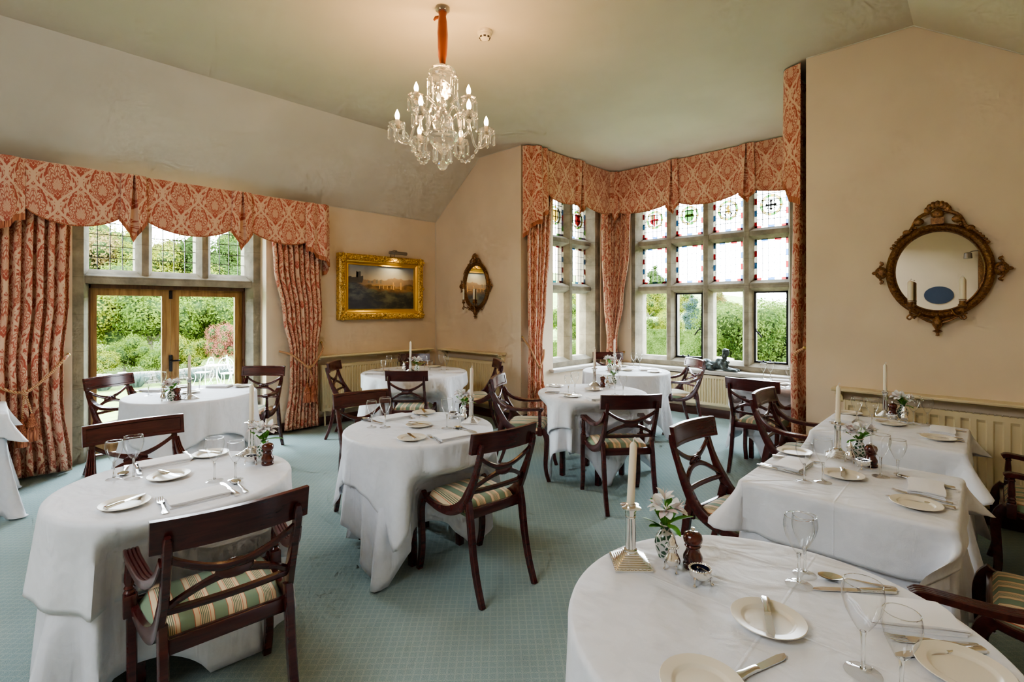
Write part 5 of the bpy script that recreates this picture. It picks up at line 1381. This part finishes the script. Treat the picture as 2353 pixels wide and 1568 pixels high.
def salt_proto():
    t = thing('salt_cellar', '', 'salt cellar'); b = MB()
    b.lathe([(0, .012), (.016, .014), (.0265, .022), (.029, .030), (.0265, .038), (.027, .042), (.0245, .042), (.0245, .036), (0, .035)], 24); b.build('bowl', MT['silver'], t, 60)
    b = MB()
    for i in range(26): b.ball((.0275*cos(i*2*pi/26), .0275*sin(i*2*pi/26), .042), .0036, 6, 4)
    b.build('beaded_rim', MT['silver'], t)
    b = MB(); b.lathe([(.0, .035), (.0215, .036), (.0225, .0425), (.0235, .0425), (.0238, .036)], 20); b.build('dark_liner', MT['liner'], t)
    fl = []; feet(fl, .028, .024)
    for p in fl: b = MB(); b.tube(spline(p, 6), [.0045, .004, .003, .0026, .0024, .0032, .0045], 6); b.build('leg', MT['silver'], t)
    b = MB(); b.tube(spline([(.008, .004, .04), (-.012, -.008, .047), (-.034, -.022, .050)], 6), [.0035, .0015, .0014, .0013, .0014, .0018, .003], 6); b.ball((.010, .005, .039), (.007, .005, .003), 8, 5); b.build('salt_spoon', MT['silver'], t)
    return t
MT['liner'] = plain('dark_blue_liner', (.012, .014, .035), .2)
caster = caster_proto(); salt = salt_proto()

# ------------------------------------------------------------------ laying the tables
ZS = ZT+.0012
def P(px, py): x, y = at(px, py, ZS); return (x, y, ZS)
def lay_dir(p, q):
    a = P(*p); c = P(*q); return a, math.atan2(c[1]-a[1], c[0]-a[0])
def glasses(k, lst):
    for px, py, sz, txt in lst: place(big if sz == 'b' else small, P(px, py), rnd.uniform(0, 6), ('larger' if sz == 'b' else 'smaller')+' wine glass '+txt+' on '+N[k], 'wine glasses on '+N[k])
def plates(k, lst):
    for it in lst:
        px, py, txt = it[:3]; x, y, z = P(px, py)
        place(plate, (x, y, z), 0, 'cream side plate '+txt+' on '+N[k], 'side plates')
        if len(it) > 3: a = math.radians(it[3]); place(butter, (x-.075*cos(a), y-.075*sin(a), z+.0142), a, 'butter knife on the plate '+txt+' on '+N[k], 'butter knives', (0, 0))
def cutlery(k, lst):
    for kind, p, q, txt in lst:
        a, ang = lay_dir(p, q)
        pr = {'k': knife, 'f': fork, 's': spoon}[kind]
        place(pr, a, ang, 'silver '+{'k': 'table knife', 'f': 'fork', 's': 'spoon'}[kind]+' '+txt+' on '+N[k], 'cutlery on '+N[k])
def naps(k, lst):
    for px, py, deg, txt in lst:
        x, y, z = P(px, py); place(napkin, (x, y, z), math.radians(deg), 'folded white napkin '+txt+' on '+N[k], 'folded napkins')
def centre(k, stick=None, rot=0, lean=(0, 0), vs=None, po=0, ml=None, cs=None, sl=None, hc=1, prot=0):
    if stick:
        p = P(*stick); place(cstick, p, math.radians(rot), 'silver column candlestick on '+N[k], 'silver candlesticks')
        o = place(cndl, (p[0], p[1], p[2]+.176), 0, 'tall ivory candle in the candlestick on '+N[k], 'ivory candles', lean); o.scale = (1, 1, hc)
    if vs:
        p = P(*vs); place(vase, p, 0, 'small green and white vase on '+N[k], 'bud vases'); place(posies[po], (p[0], p[1], p[2]+.078), prot, 'white alstroemeria flowers in the vase on '+N[k], 'flower posies')
    if ml: place(mill, P(*ml), 0, 'dark wooden pepper mill on '+N[k], 'pepper mills')
    if cs: place(caster, P(*cs), 1, 'silver three-legged shaker on '+N[k], 'silver shakers')
    if sl: place(salt, P(*sl), 2, 'small silver salt cellar on feet on '+N[k], 'salt cellars')
# front-right round table
centre(10, (1449, 1295), 42, (.0, .055), (1529, 1279), 2, (1592, 1304), (1545, 1312), (1609, 1342), 1, .5)
plates(10, [(1765, 1432, 'in the centre', 292), (2215, 1548, 'at the right edge'), (1615, 1585, 'cut by the bottom picture edge')])
glasses(10, [(1836, 1346, 'b', 'of the middle pair, in front'), (1849, 1322, 's', 'of the middle pair, behind'), (1983, 1548, 'b', 'of the nearest pair, left'), (2072, 1608, 's', 'of the nearest pair, right')])
cutlery(10, [('s', (2060, 1357), (1890, 1330), 'at the far right rim'), ('k', (2056, 1364), (1880, 1357), 'beside the spoon at the far right rim'), ('k', (2260, 1498), (2042, 1511), 'beside the right-hand side plate'), ('f', (2252, 1490), (2125, 1478), 'below the napkin')])
naps(10, [(2080, 1420, 32, 'at the right')])
place(butter, P(1688, 1566), math.radians(70), 'knife handle poking in at the bottom picture edge on '+N[10], 'butter knives', (0, 0))
# front square table
centre(9, (1925, 1050), 10, (0, .02), (1975, 1054), 1, (2001, 1073), (1953, 1063), (1984, 1078), 1, .2)
plates(9, [(1826, 1042, 'at the far left corner'), (1937, 1096, 'in the middle', 282), (2105, 1163, 'at the near right')])
glasses(9, [(1848, 1108, 's', 'of the left pair, left'), (1891, 1109, 'b', 'of the left pair, right'), (2024, 1096, 'b', 'of the right pair, left'), (2063, 1098, 's', 'of the right pair, right')])
naps(9, [(1822, 1072, 86, 'at the left place'), (2128, 1126, 94, 'at the right place')])
cutlery(9, [('k', (1740, 1071), (1826, 1090), 'in the left place, outermost'), ('f', (1748, 1067), (1812, 1084), 'in the left place, inner'), ('k', (1775, 1050), (1876, 1063), 'above the left napkin'),
            ('k', (2195, 1126), (2075, 1098), 'in the right place'), ('f', (2180, 1120), (2090, 1100), 'in the right place'), ('k', (2196, 1172), (2020, 1138), 'resting by the near right plate'), ('f', (2190, 1160), (2056, 1130), 'beside the right napkin')])
# rear square table
centre(8, (2034, 956), 8, (0, 0), (2074, 962), 1, (2051, 962), (2078, 971), (2049, 968), 1, 2)
plates(8, [(1950, 952, 'at the far left'), (2046, 976, 'in the middle', 10), (2155, 1010, 'at the near right')])
glasses(8, [(1969, 973, 's', 'of the left pair, left'), (2004, 985, 'b', 'of the left pair, right'), (2099, 977, 'b', 'of the right pair, left'), (2131, 977, 's', 'of the right pair, right')])
naps(8, [(1941, 966, 88, 'at the left place'), (2166, 993, 92, 'at the right place')])
cutlery(8, [('k', (1905, 972), (1960, 980), 'in the left place'), ('f', (1925, 949), (1985, 957), 'above the left napkin'), ('f', (2220, 994), (2150, 983), 'in the right place'), ('k', (2213, 1012), (2105, 997), 'across the near right plate'), ('f', (2216, 1017), (2120, 1000), 'beside the near right plate')])
# front-left round table
centre(1, (578, 1046), 20, (.0, .02), (605, 1054), 0, (615, 1068), None, (578, 1068), 1, .8)
plates(1, [(287, 1163, 'at the near left', 120), (388, 1098, 'in the middle', 15), (484, 1047, 'at the far side', 200)])
glasses(1, [(262, 1102, 's', 'of the left pair, left'), (307, 1100, 'b', 'of the left pair, right'), (493, 1106, 'b', 'of the right pair, left'), (541, 1103, 's', 'of the right pair, right')])
naps(1, [(455, 1146, 88, 'at the near place'), (378, 1065, 88, 'at the far place')])
cutlery(1, [('f', (380, 1183), (361, 1137), 'at the near place'), ('k', (546, 1141), (507, 1111), 'at the near place'), ('s', (566, 1134), (540, 1111), 'at the near place'), ('f', (424, 1040), (448, 1060), 'at the far place'), ('s', (290, 1072), (284, 1090), 'behind the left glasses'), ('k', (312, 1068), (322, 1092), 'behind the left glasses')])
# french-door table
centre(2, (435, 917), 12, (.0, .01), (394, 921), 1, (407, 920), (375, 922), None, 1, 1.6)
plates(2, [(436, 903, 'behind the candlestick'), (419, 890, 'at the far side'), (558, 889, 'at the right end', 30)])
glasses(2, [(341, 910, 's', 'at the left'), (371, 905, 'b', 'at the left'), (458, 894, 'b', 'behind the candle')])
naps(2, [(352, 899, 40, 'at the left place'), (505, 890, 40, 'at the right place')])
cutlery(2, [('k', (312, 900), (348, 903), 'in the left place'), ('k', (478, 890), (512, 884), 'in the right place'), ('f', (520, 892), (548, 884), 'in the right place')])
# central round table
centre(3, (1083, 971), 35, (.02, .04), (1066, 957), 0, (1077, 964), (1066, 968), (1042, 962), 1, .3)
plates(3, [(962, 980, 'in the middle', 20), (946, 1010, 'at the near side', 160), (974, 951, 'at the far side', 150)])
glasses(3, [(854, 983, 's', 'of the left pair, left'), (885, 983, 'b', 'of the left pair, right'), (1027, 985, 'b', 'of the right pair, left'), (1057, 985, 's', 'of the right pair, right')])
naps(3, [(1040, 1006, 80, 'at the near place'), (905, 962, 86, 'at the far place')])
cutlery(3, [('f', (1014, 1020), (974, 996), 'at the near place'), ('k', (1095, 998), (1044, 986), 'at the right place'), ('s', (1092, 994), (1050, 984), 'at the right place'), ('k', (982, 961), (940, 947), 'across the far plate'), ('f', (946, 963), (925, 952), 'near the far plate'), ('k', (880, 976), (838, 968), 'behind the left glasses'), ('s', (872, 972), (836, 964), 'behind the left glasses')])
# corner table
centre(4, (943, 856), 15, (.0, .03), (958, 856), 0, (936, 852), (928, 853), None, 1, 1.1)
plates(4, [(997, 844, 'at the far side'), (875, 853, 'at the left')])
glasses(4, [(881, 863, 's', 'of the left pair, left'), (894, 853, 'b', 'of the left pair, right'), (913, 848, 's', 'of the rear pair, left'), (926, 847, 'b', 'of the rear pair, right'), (975, 855, 'b', 'beside the vase, left'), (988, 863, 's', 'beside the vase, right'), (1014, 851, 'b', 'of the right pair, left'), (1026, 851, 's', 'of the right pair, right')])
naps(4, [(862, 860, 45, 'at the left place'), (1046, 857, 45, 'at the right place')])
cutlery(4, [('k', (838, 862), (868, 862), 'at the left place'), ('k', (862, 849), (884, 850), 'behind the left glasses'), ('k', (1060, 855), (1032, 858), 'at the right place')])
# table nearest the bay
centre(5, (1366, 887), 40, (.0, .012), (1410, 885), 1, (1385, 890), (1395, 887), (1405, 892), 1, .1)
plates(5, [(1275, 889, 'at the far left', 170), (1364, 897, 'in the middle', 120), (1315, 912, 'at the near side', 10)])
glasses(5, [(1306, 908, 's', 'of the left pair, left'), (1321, 905, 'b', 'of the left pair, right'), (1413, 908, 'b', 'of the right pair, left'), (1432, 909, 's', 'of the right pair, right')])
naps(5, [(1270, 900, 130, 'at the left place'), (1378, 918, 60, 'at the near place')])
cutlery(5, [('k', (1252, 905), (1296, 905), 'at the left place'), ('f', (1367, 923), (1350, 907), 'at the near place')])
# table in the bay
centre(6, (1412, 846), 30, (0, 0), (1401, 852), 1, None, (1424, 850), None, 1, 2.2)
plates(6, [(1441, 852, 'in the middle'), (1429, 843, 'at the far side'), (1504, 856, 'at the right end')])
glasses(6, [(1421, 847, 'b', 'beside the candle'), (1456, 845, 'b', 'of the rear pair, left'), (1470, 844, 's', 'of the rear pair, right')])
naps(6, [(1489, 852, 40, 'at the right place')])
cutlery(6, [('k', (1470, 850), (1500, 847), 'at the right place')])
# table behind the curtain
plates(7, [(1798, 884, 'at the left')])
glasses(7, [(1754, 871, 's', 'of the left pair, left'), (1770, 874, 'b', 'of the left pair, right'), (1815, 889, 'b', 'by the curtain')])
cutlery(7, [('k', (1805, 893), (1790, 888), 'at the near side')])
naps(7, [(1800, 877, 0, 'beside the glasses')])

# ------------------------------------------------------------------ the garden outside
def leafm(name, dark, light, sc=1.3):
    m = Mat(name); o = m.coord(); n = m.noise(o, sc, 4, .7); f = m.noise(o, sc*14, 2)
    c = m.col((n*.6+f*.4).step(.38, .62), dark, light)
    d = m.new('ShaderNodeBsdfDiffuse'); m.link(c, d.inputs[0]); t = m.new('ShaderNodeBsdfTranslucent'); m.link(c, t.inputs[0])
    mx = m.new('ShaderNodeMixShader'); mx.inputs[0].default_value = .35; m.link(d.outputs[0], mx.inputs[1]); m.link(t.outputs[0], mx.inputs[2]); m.link(mx.outputs[0], m.out.inputs[0]); return m.mat
LM = dict(yellow=leafm('yellow_green_leaves', (0.082, 0.098, 0.012), (0.208, 0.212, 0.033)), green=leafm('mid_green_leaves', (0.040, 0.067, 0.011), (0.118, 0.155, 0.026)), autumn=leafm('autumn_leaves', (0.088, 0.067, 0.020), (0.196, 0.143, 0.055)),
          dark=leafm('dark_green_leaves', (0.021, 0.039, 0.011), (0.063, 0.098, 0.024)), blue=leafm('blue_green_needles', (0.024, 0.041, 0.035), (0.070, 0.105, 0.089)), yew=leafm('yew_leaves', (0.024, 0.048, 0.012), (0.106, 0.143, 0.033), 2.5),
          red=leafm('red_leaves', (0.154, 0.048, 0.033), (0.274, 0.105, 0.072)), lavender=leafm('grey_lavender_leaves', (0.057, 0.079, 0.067), (0.136, 0.167, 0.147), 5), hedge=leafm('hedge_leaves', (0.034, 0.055, 0.012), (0.088, 0.124, 0.031), 3))
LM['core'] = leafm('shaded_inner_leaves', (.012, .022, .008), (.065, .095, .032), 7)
MT['bark'] = plain('grey_bark', (.10, .085, .06), .9)
def gh(x, y):
    d = max(0, -x-.6); a = max(0, -x-17); c = max(0, y-10)
    return -.15-.09*min(d, 10.4)*min(1, max(0, 1-(y-6)/8))+.15*a+.03*max(0, c-2)
def onground(px, py):
    """where the sight line through a pixel of the photograph meets the lawn"""
    u = (px-PX)/FPX; v = (PY-py)/FPX
    for i in range(60, 500):
        t = i*.1; x = CAM[0]+t*(FW[0]+u*RT[0]); y = CAM[1]+t*(FW[1]+u*RT[1]); z = CAM[2]+t*v
        if x < -.6 and z <= gh(x, y): return x, y, gh(x, y)
def lawnm():
    m = Mat('lawn_grass'); o = m.coord(); n = m.noise(o, 1.2, 4, .6); f = m.noise(o, 40, 2)
    c = m.col((n*.5+f*.5).step(.35, .65), (.10, .14, .035), (.18, .23, .075))
    return m.pbr(c, .95, 0, m.bump(f, .4, .02), Specular_IOR_Level=.05)
b = MB(); b.grid(lambda u, v: (-80+130*u, -50+140*v, gh(-80+130*u, -50+140*v)), 130, 100)
o = b.build('lawn', lawnm(), None, 60); o['kind'] = 'structure'
def crown_mesh(blobs, n, size, seed, core=True):
    r = random.Random(seed); b = MB(); tot = sum(q[3]**2 for q in blobs)
    for (cx_, cy2, cz_2, rr) in blobs:
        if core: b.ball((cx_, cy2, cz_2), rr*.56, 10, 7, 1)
        for i in range(int(n*rr*rr/tot)):
            zz = r.uniform(-1, 1); a = r.uniform(0, 2*pi); q = sqrt(1-zz*zz); k = rr*(1-.42*r.random()**1.5)
            c = Vector((cx_+k*q*cos(a), cy2+k*q*sin(a), cz_2+k*zz))
            nrm = Vector((q*cos(a)+r.gauss(0, .5), q*sin(a)+r.gauss(0, .5), zz+r.gauss(0, .5)+.3)).normalized()
            A = nrm.orthogonal().normalized(); A = (Matrix.Rotation(r.uniform(0, 6.28), 3, nrm) @ A); B = nrm.cross(A); s = size*r.uniform(.6, 1.3)
            b.add([c-A*s, c+B*s*.45, c+A*s, c-B*s*.45], [(0, 1, 2, 3)])
    return b
r_ = random.Random(4)
def blobs_round(n, R_, h, seed):
    r = random.Random(seed); out = [(0, 0, h, R_*.7)]
    for i in range(n):
        a = r.uniform(0, 6.28); z = r.uniform(-.55, .65); q = sqrt(1-z*z)*R_*.62; out.append((q*cos(a), q*sin(a), h+z*R_*.8, R_*r.uniform(.28, .45)))
    return out
def tree_proto(name, blobs, n, size, seed, trunk_h, tr):
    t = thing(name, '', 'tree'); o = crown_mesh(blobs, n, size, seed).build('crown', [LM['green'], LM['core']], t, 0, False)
    b = MB(); b.tube(spline([(0, 0, -.3), (.02, 0, trunk_h*.5), (0, .02, trunk_h)], 6), [tr*(1-.07*i) for i in range(7)], 8)
    for k in range(3): a = k*2.1; b.tube([(0, 0, trunk_h*.7), (.3*cos(a), .3*sin(a), trunk_h*1.15)], [tr*.45, tr*.2], 6)
    b.build('trunk', MT['bark'], t); return t
tp = [tree_proto('garden_tree', blobs_round(16, 1.0, 1.35, 1), 11000, .034, 2, .75, .07), tree_proto('garden_tree', blobs_round(20, 1.0, 1.25, 6), 11000, .031, 3, .6, .06)]
tl = [tree_proto('bushy_tree', blobs_round(16, 1.0, .85, 11), 11000, .032, 12, .5, .06), tree_proto('bushy_tree', blobs_round(18, 1.0, .8, 16), 11000, .03, 13, .5, .06)]
tc = tree_proto('conifer', [(0, 0, .35+.22*k, .62-.07*k) for k in range(8)]+[(.4*cos(k*1.3)*(1-.05*k), .4*sin(k*1.3)*(1-.05*k), .3+.12*k, .26) for k in range(12)], 9000, .036, 5, .5, .08)
def tree(pr, x, y, s, mat, label, sz=1.0, group='garden trees'):
    o = place(pr, (x, y, gh(x, y)), rnd.uniform(0, 6), label, group); o.scale = (s, s, s*sz)
    for c in o.children:
        if c.name.startswith('crown'):
            c.material_slots[0].link = 'OBJECT'; c.material_slots[0].material = LM[mat]
# heading helper: a point at distance d along the bearing of picture column px
def away(px, d):
    u = (px-PX)/FPX; v = Vector((FW[0]+u*RT[0], FW[1]+u*RT[1])).normalized(); return CAM[0]+v.x*d, CAM[1]+v.y*d
A_FAR = [(178, 36, 1.55, 'autumn', 'at the left edge'), (262, 43, 1.85, 'yellow', 'in the left light'), (338, 36, 1.45, 'yellow', 'behind the first stone mullion'), (412, 44, 1.6, 'autumn', 'in the middle light'), (488, 37, 1.7, 'dark', 'behind the second stone mullion'), (570, 43, 2.0, 'green', 'in the right light')]
for i, (px, d, s, mat, wh) in enumerate(A_FAR):
    x, y = away(px, d); tree(tp[i % 2], x, y, s*1.45, mat, {'autumn': 'russet', 'yellow': 'yellowing', 'dark': 'dark', 'green': 'green'}[mat]+' tree on the skyline of the door window, '+wh, 1.0, 'trees on the skyline')
A_NEAR = [(185, 27, 1.5, 'yellow', 'at the left jamb'), (262, 31, 1.75, 'green', 'in the left leaf'), (345, 26.5, 1.5, 'green', 'right in the left leaf'), (425, 31, 1.7, 'yellow', 'left in the right leaf'), (500, 27.5, 1.5, 'green', 'right in the right leaf'), (590, 31, 1.7, 'dark', 'at the right jamb')]
for i, (px, d, s, mat, wh) in enumerate(A_NEAR):
    x, y = away(px, d); tree(tl[i % 2], x, y, s*1.35, mat, {'yellow': 'yellow-green', 'dark': 'dark', 'green': 'light green'}[mat]+' bushy tree beyond the French doors, '+wh, 1.0, 'trees behind the garden wall')
A_LOW = [(215, 23.2, .8, 'yellow', 'at the left jamb'), (285, 24, .85, 'green', 'in the left leaf'), (360, 23.2, .8, 'green', 'beside the middle post'), (432, 24, .85, 'yellow', 'in the right leaf')]
for i, (px, d, s, mat, wh) in enumerate(A_LOW):
    x, y = away(px, d); tree(tl[(i+1) % 2], x, y, s, mat, {'yellow': 'yellow', 'autumn': 'russet', 'green': 'green'}[mat]+' low shrub behind the garden wall, '+wh, 1.0, 'shrubs behind the garden wall')
x, y = away(515, 23.6); tree(tp[1], x, y, .72, 'red', 'small red-leaved tree behind the wall in the right door leaf', 1.35)
for pr, px, d, s, sz, mat, lab in [
    (tc, 1590, 30, 1.1, .95, 'blue', 'broad blue-green conifer behind the second bay light'), (tc, 1505, 50, 2.5, 1.0, 'dark', 'tall dark conifer beyond the first bay light'),
    (tp[0], 1490, 34, 1.25, 1, 'yellow', 'yellow tree beyond the first bay light'), (tp[1], 1562, 39, 1.2, 1, 'yellow', 'yellow tree behind the conifer in the bay window'), (tp[0], 1640, 44, 1.1, 1, 'autumn', 'autumn tree above the bush in the third bay light'), (tl[0], 1536, 24, .8, 1, 'yellow', 'bushy yellow tree between the first and second bay lights'),
    (tl[1], 1690, 44, .9, 1, 'yellow', 'pale tree above the bush in the third bay light, right'),
    (tp[0], 1330, 30, 1.3, 1, 'yellow', 'yellow-green tree seen through the side bay window'), (tl[1], 1300, 26, 1.2, 1, 'green', 'green tree behind the side bay window mullion'), (tl[1], 1352, 36, 1.5, 1.1, 'dark', 'dark tree at the right jamb of the side bay window'), (tl[0], 1472, 24, .8, .9, 'green', 'small green tree at the left edge of the bay window'), (tl[0], 1318, 22, .8, 1, 'green', 'low green tree in the right light of the side bay window')]:
    x, y = away(px, d); tree(pr, x, y, s, mat, lab, sz)
# the big bush outside the bay
t = thing('yew_bush', 'big rounded yew bush just outside the bay window', 'bush', (2.75, 6.3, -.15))
r = random.Random(21); bl = [(0, 0, .75, 1.0), (-.9, .1, .5, .8), (.9, .1, .62, .9), (1.7, .4, .55, .85), (-1.5, .5, .3, .6)]
for i in range(26): 
    a = r.uniform(0, 2*pi); bl.append((1.5*cos(a)*r.uniform(.4, 1.1)+.2, .75*sin(a)-.15, .45+r.uniform(0, .95), r.uniform(.28, .5)))
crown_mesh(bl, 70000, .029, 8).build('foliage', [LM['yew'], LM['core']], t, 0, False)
b = MB(); b.tube([(0, 0, -.1), (0, 0, .7)], .08, 8); b.build('trunk', MT['bark'], t)
for px, d, sx_, sz_, lab in ((1500, 19, 1.6, .9, 'clipped dark hedge across the garden left of the yew bush'), (1330, 17, 1.8, .7, 'low clipped hedge seen through the side bay window')):
    x, y = away(px, d); t = thing('clipped_hedge', lab, 'hedge', (x, y, gh(x, y)), .5)
    r = random.Random(px); b = MB(); b.box(-sx_, sx_, -.35, .35, 0, sz_-.06)
    for i in range(3800):
        f = r.random(); 
        c = Vector((r.uniform(-sx_, sx_), -.37 if f < .6 else r.uniform(-.36, .36), r.uniform(0, sz_) if f < .6 else sz_)); s = .05
        nn = Vector((r.gauss(0, .5), -1 if f < .6 else 0, .2 if f < .6 else 1)).normalized(); A = nn.orthogonal().normalized(); B = nn.cross(A); b.add([c-A*s, c+B*s*.5, c+A*s, c-B*s*.5], [(0, 1, 2, 3)])
    b.build('foliage', LM['hedge'], t, 0, False)
# dry stone wall, lavender, white garden furniture beyond the french doors
def drystone():
    m = Mat('pale_dry_stone'); o = m.coord(); c1 = m.voronoi(o, 4, 'F1', 'Color'); n = m.noise(o, 9, 3)
    return m.pbr(m.col(n.step(.3, .7), srgb(96, 90, 80), srgb(140, 132, 120)), .9)
r = random.Random(3); b = MB(); xw = -14.7
for row in range(5):
    y = -7.0
    while y < 7:
        L = r.uniform(.12, .34); h = r.uniform(.075, .1); z = -1.12+row*.085
        b.box(xw-.2+r.uniform(0, .04), xw+.12+r.uniform(0, .05), y+.006, y+L-.006, z, z+h-.008+ (r.uniform(0, .05) if row == 4 else 0), 0, .012); y += L
o = b.build('garden_wall', drystone(), None, 30); o['kind'] = 'structure'
lp = thing('lavender_bush', '', 'shrub')
b = MB(); r = random.Random(5)
for i in range(520):
    a = r.uniform(0, 6.28); q = r.random()**.5; l = r.uniform(.3, .5); d_ = Vector((.34*q*cos(a), .34*q*sin(a), l*.9)); p0 = Vector((.12*q*cos(a), .12*q*sin(a), 0)); s = Vector((-sin(a), cos(a), 0))*.008
    b.add([p0-s, p0+s, p0+d_+s, p0+d_-s], [(0, 1, 2, 3)])
b.build('foliage', LM['lavender'], lp, 0, False)
LAV = ['by the left door jamb', 'second from the left', 'in the left door leaf', 'beside the middle door post', 'behind the middle door post', 'right of the middle door post', 'behind the candle', 'behind the white garden chairs', 'at the right door jamb']
for i in range(9):
    place(lp, (-13.95+.06*(i % 2), -3.1+.86*i, -1.09), i*1.3, 'grey lavender bush at the foot of the garden wall, '+LAV[i], 'lavender along the garden wall')
MT['white_iron'] = plain('white_painted_iron', (.5, .5, .5), .5)
gc = thing('garden_chair', '', 'garden chair')
b = MB()
for i in range(5): b.tube([(-.2+.1*i, -.2, .43), (-.2+.1*i, .2, .43)], .012, 5)
b.tube([(.21*cos(k*pi/8), .21*sin(k*pi/8), .43) for k in range(17)], .014, 6); b.build('seat', MT['white_iron'], gc)
for sx_ in (-1, 1):
    for sy_ in (-1, 1): b = MB(); b.tube(spline([(sx_*.17, sy_*.17, .43), (sx_*.15, sy_*.15, .25), (sx_*.21, sy_*.21, 0)], 6), .013, 5); b.build('leg', MT['white_iron'], gc)
b = MB(); b.tube(spline([(-.2, -.18, .43), (-.23, -.24, .7), (-.12, -.26, .88), (0, -.26, .92), (.12, -.26, .88), (.23, -.24, .7), (.2, -.18, .43)], 20), .014, 6)
for k in range(3): 
    c = (-.1+.1*k, -.24, .66); b.tube([(c[0]+.06*cos(q*pi/6), c[1], c[2]+.13*sin(q*pi/6)) for q in range(13)], .009, 5)
b.build('back', MT['white_iron'], gc)
for (px, d, rz, lab) in ((466, 886, 2.4, 'white ornate garden chair left of the garden table'), (524, 888, -1.6, 'white ornate garden chair right of the garden table'), (541, 878, -.4, 'white ornate garden chair against the garden wall')):
    place(gc, onground(px, d), rz, lab, 'white garden chairs')
t = thing('garden_table', 'small white ornate garden table between the garden chairs', 'garden table', onground(496, 886))
b = MB(); b.lathe([(0, .66), (.32, .66), (.33, .67), (.32, .68), (0, .68)], 24); b.build('table_top', MT['white_iron'], t)
for k in range(3): a = k*2.09; b = MB(); b.tube(spline([(.1*cos(a), .1*sin(a), .66), (.06*cos(a), .06*sin(a), .35), (.26*cos(a), .26*sin(a), 0)], 8), .016, 6); b.build('leg', MT['white_iron'], t)
t = thing('stone_trough', 'low pale stone trough on the lawn outside the right door leaf', 'trough', onground(512, 908), .3)
b = MB(); b.box(-.4, .4, -.2, .2, 0, .26, 0, .02); b.box(-.34, .34, -.14, .14, .24, .27); b.build('basin', MT['stone'], t)
t = thing('spiky_plant', 'spiky strap-leaved plant on the lawn beside the stone trough', 'plant', onground(470, 905))
b = MB(); r = random.Random(8)
for i in range(16):
    a = r.uniform(0, 6.28); petal_mesh(b, (0, 0, 0), (cos(a)*.5, sin(a)*.5, 1), r.uniform(.28, .45), .022, -.25, 0)
b.build('leaf_blade', MT['leaf'], t, 80, False)
t = thing('stone_birdbath', 'pale stone birdbath in front of the yew bush behind the statue', 'birdbath', (2.80, 3.75, -.15))
b = MB(); b.lathe([(0, 0), (.2, 0), (.2, .06), (.1, .1), (.075, .3), (.09, .62), (.14, .68), (0, .68)], 20); b.build('pedestal', MT['stone'], t)
b = MB(); b.lathe([(0, .68), (.16, .69), (.3, .76), (.32, .79), (.3, .8), (.26, .77), (0, .73)], 24); b.build('basin', MT['stone'], t)

# ------------------------------------------------------------------ light
w = bpy.data.worlds.new('overcast_sky'); SC.world = w; w.use_nodes = True; nt = w.node_tree; nt.nodes.clear()
bg = nt.nodes.new('ShaderNodeBackground'); wo = nt.nodes.new('ShaderNodeOutputWorld'); nt.links.new(bg.outputs[0], wo.inputs[0])
tcn = nt.nodes.new('ShaderNodeTexCoord'); sp = nt.nodes.new('ShaderNodeSeparateXYZ'); nt.links.new(tcn.outputs['Generated'], sp.inputs[0])
rp = nt.nodes.new('ShaderNodeValToRGB'); nt.links.new(sp.outputs[2], rp.inputs[0])
rp.color_ramp.elements[0].position = 0; rp.color_ramp.elements[0].color = (.92, .96, 1, 1)
rp.color_ramp.elements[1].position = .6; rp.color_ramp.elements[1].color = (.74, .87, 1, 1)
nt.links.new(rp.outputs[0], bg.inputs[0]); bg.inputs[1].default_value = 29
def lamp(kind, name, loc, energy, col=(1, 1, 1), size=.1, aim=None, size_y=None, portal=False, **kw):
    ld = bpy.data.lights.new(name, kind); ld.energy = energy; ld.color = col
    if kind == 'AREA':
        ld.size = size
        if size_y: ld.shape = 'RECTANGLE'; ld.size_y = size_y
        if portal: ld.cycles.is_portal = True
    elif kind in ('POINT', 'SPOT'): ld.shadow_soft_size = size
    elif kind == 'SUN': ld.angle = size
    for k, v in kw.items(): setattr(ld, k, v)
    o = bpy.data.objects.new(name, ld); COL.objects.link(o); o.location = loc
    if aim: o.rotation_euler = (Vector(aim)-Vector(loc)).to_track_quat('-Z', 'Y').to_euler()
    return o
lamp('AREA', 'portal_bay', (3.30, 2.55, 1.94), 1, size=2.3, size_y=2.6, aim=(3.3, 0, 1.94), portal=True)
lamp('AREA', 'portal_bay_left', (1.32, 1.2, 1.94), 1, size=1.1, size_y=2.6, aim=(3, 1.2, 1.94), portal=True)
lamp('AREA', 'portal_door', (-.47, -3.35, 1.3), 1, size=1.6, size_y=2.6, aim=(2, -3.35, 1.3), portal=True)
for q in BULBS: lamp('POINT', 'chandelier_lamp', q, 3.8, (1, .56, .22), .03)
lamp('SPOT', 'picture_lamp', (.185, -.80, 2.225), 11, (1, .80, .45), .03, aim=(.06, -.84, 1.75), spot_size=2.0, spot_blend=1)
# soft fill light added in the unseen rear half to brighten the near tables
lamp('AREA', 'rear_fill_light', (4.0, -6.2, 3.5), 112, (.85, .92, 1), 2.4, aim=(3.6, -4.4, 0))
lamp('SUN', 'hazy_sun', (0, 10, 20), 1.2, (1, .96, .9), .35, aim=(0-4.2, 10-7.0, 20-8.2))
SC.view_settings.view_transform = 'AgX'; SC.view_settings.look = 'AgX - Medium High Contrast'; SC.view_settings.exposure = .40
SC.cycles.max_bounces = 7; SC.cycles.diffuse_bounces = 3; SC.cycles.glossy_bounces = 3; SC.cycles.transmission_bounces = 7; SC.cycles.transparent_max_bounces = 16
SC.cycles.caustics_reflective = False; SC.cycles.caustics_refractive = False; SC.cycles.sample_clamp_indirect = 6
SC.cycles.use_denoising = True
SC.cycles.use_adaptive_sampling = True; SC.cycles.adaptive_threshold = .12; SC.cycles.adaptive_min_samples = 8
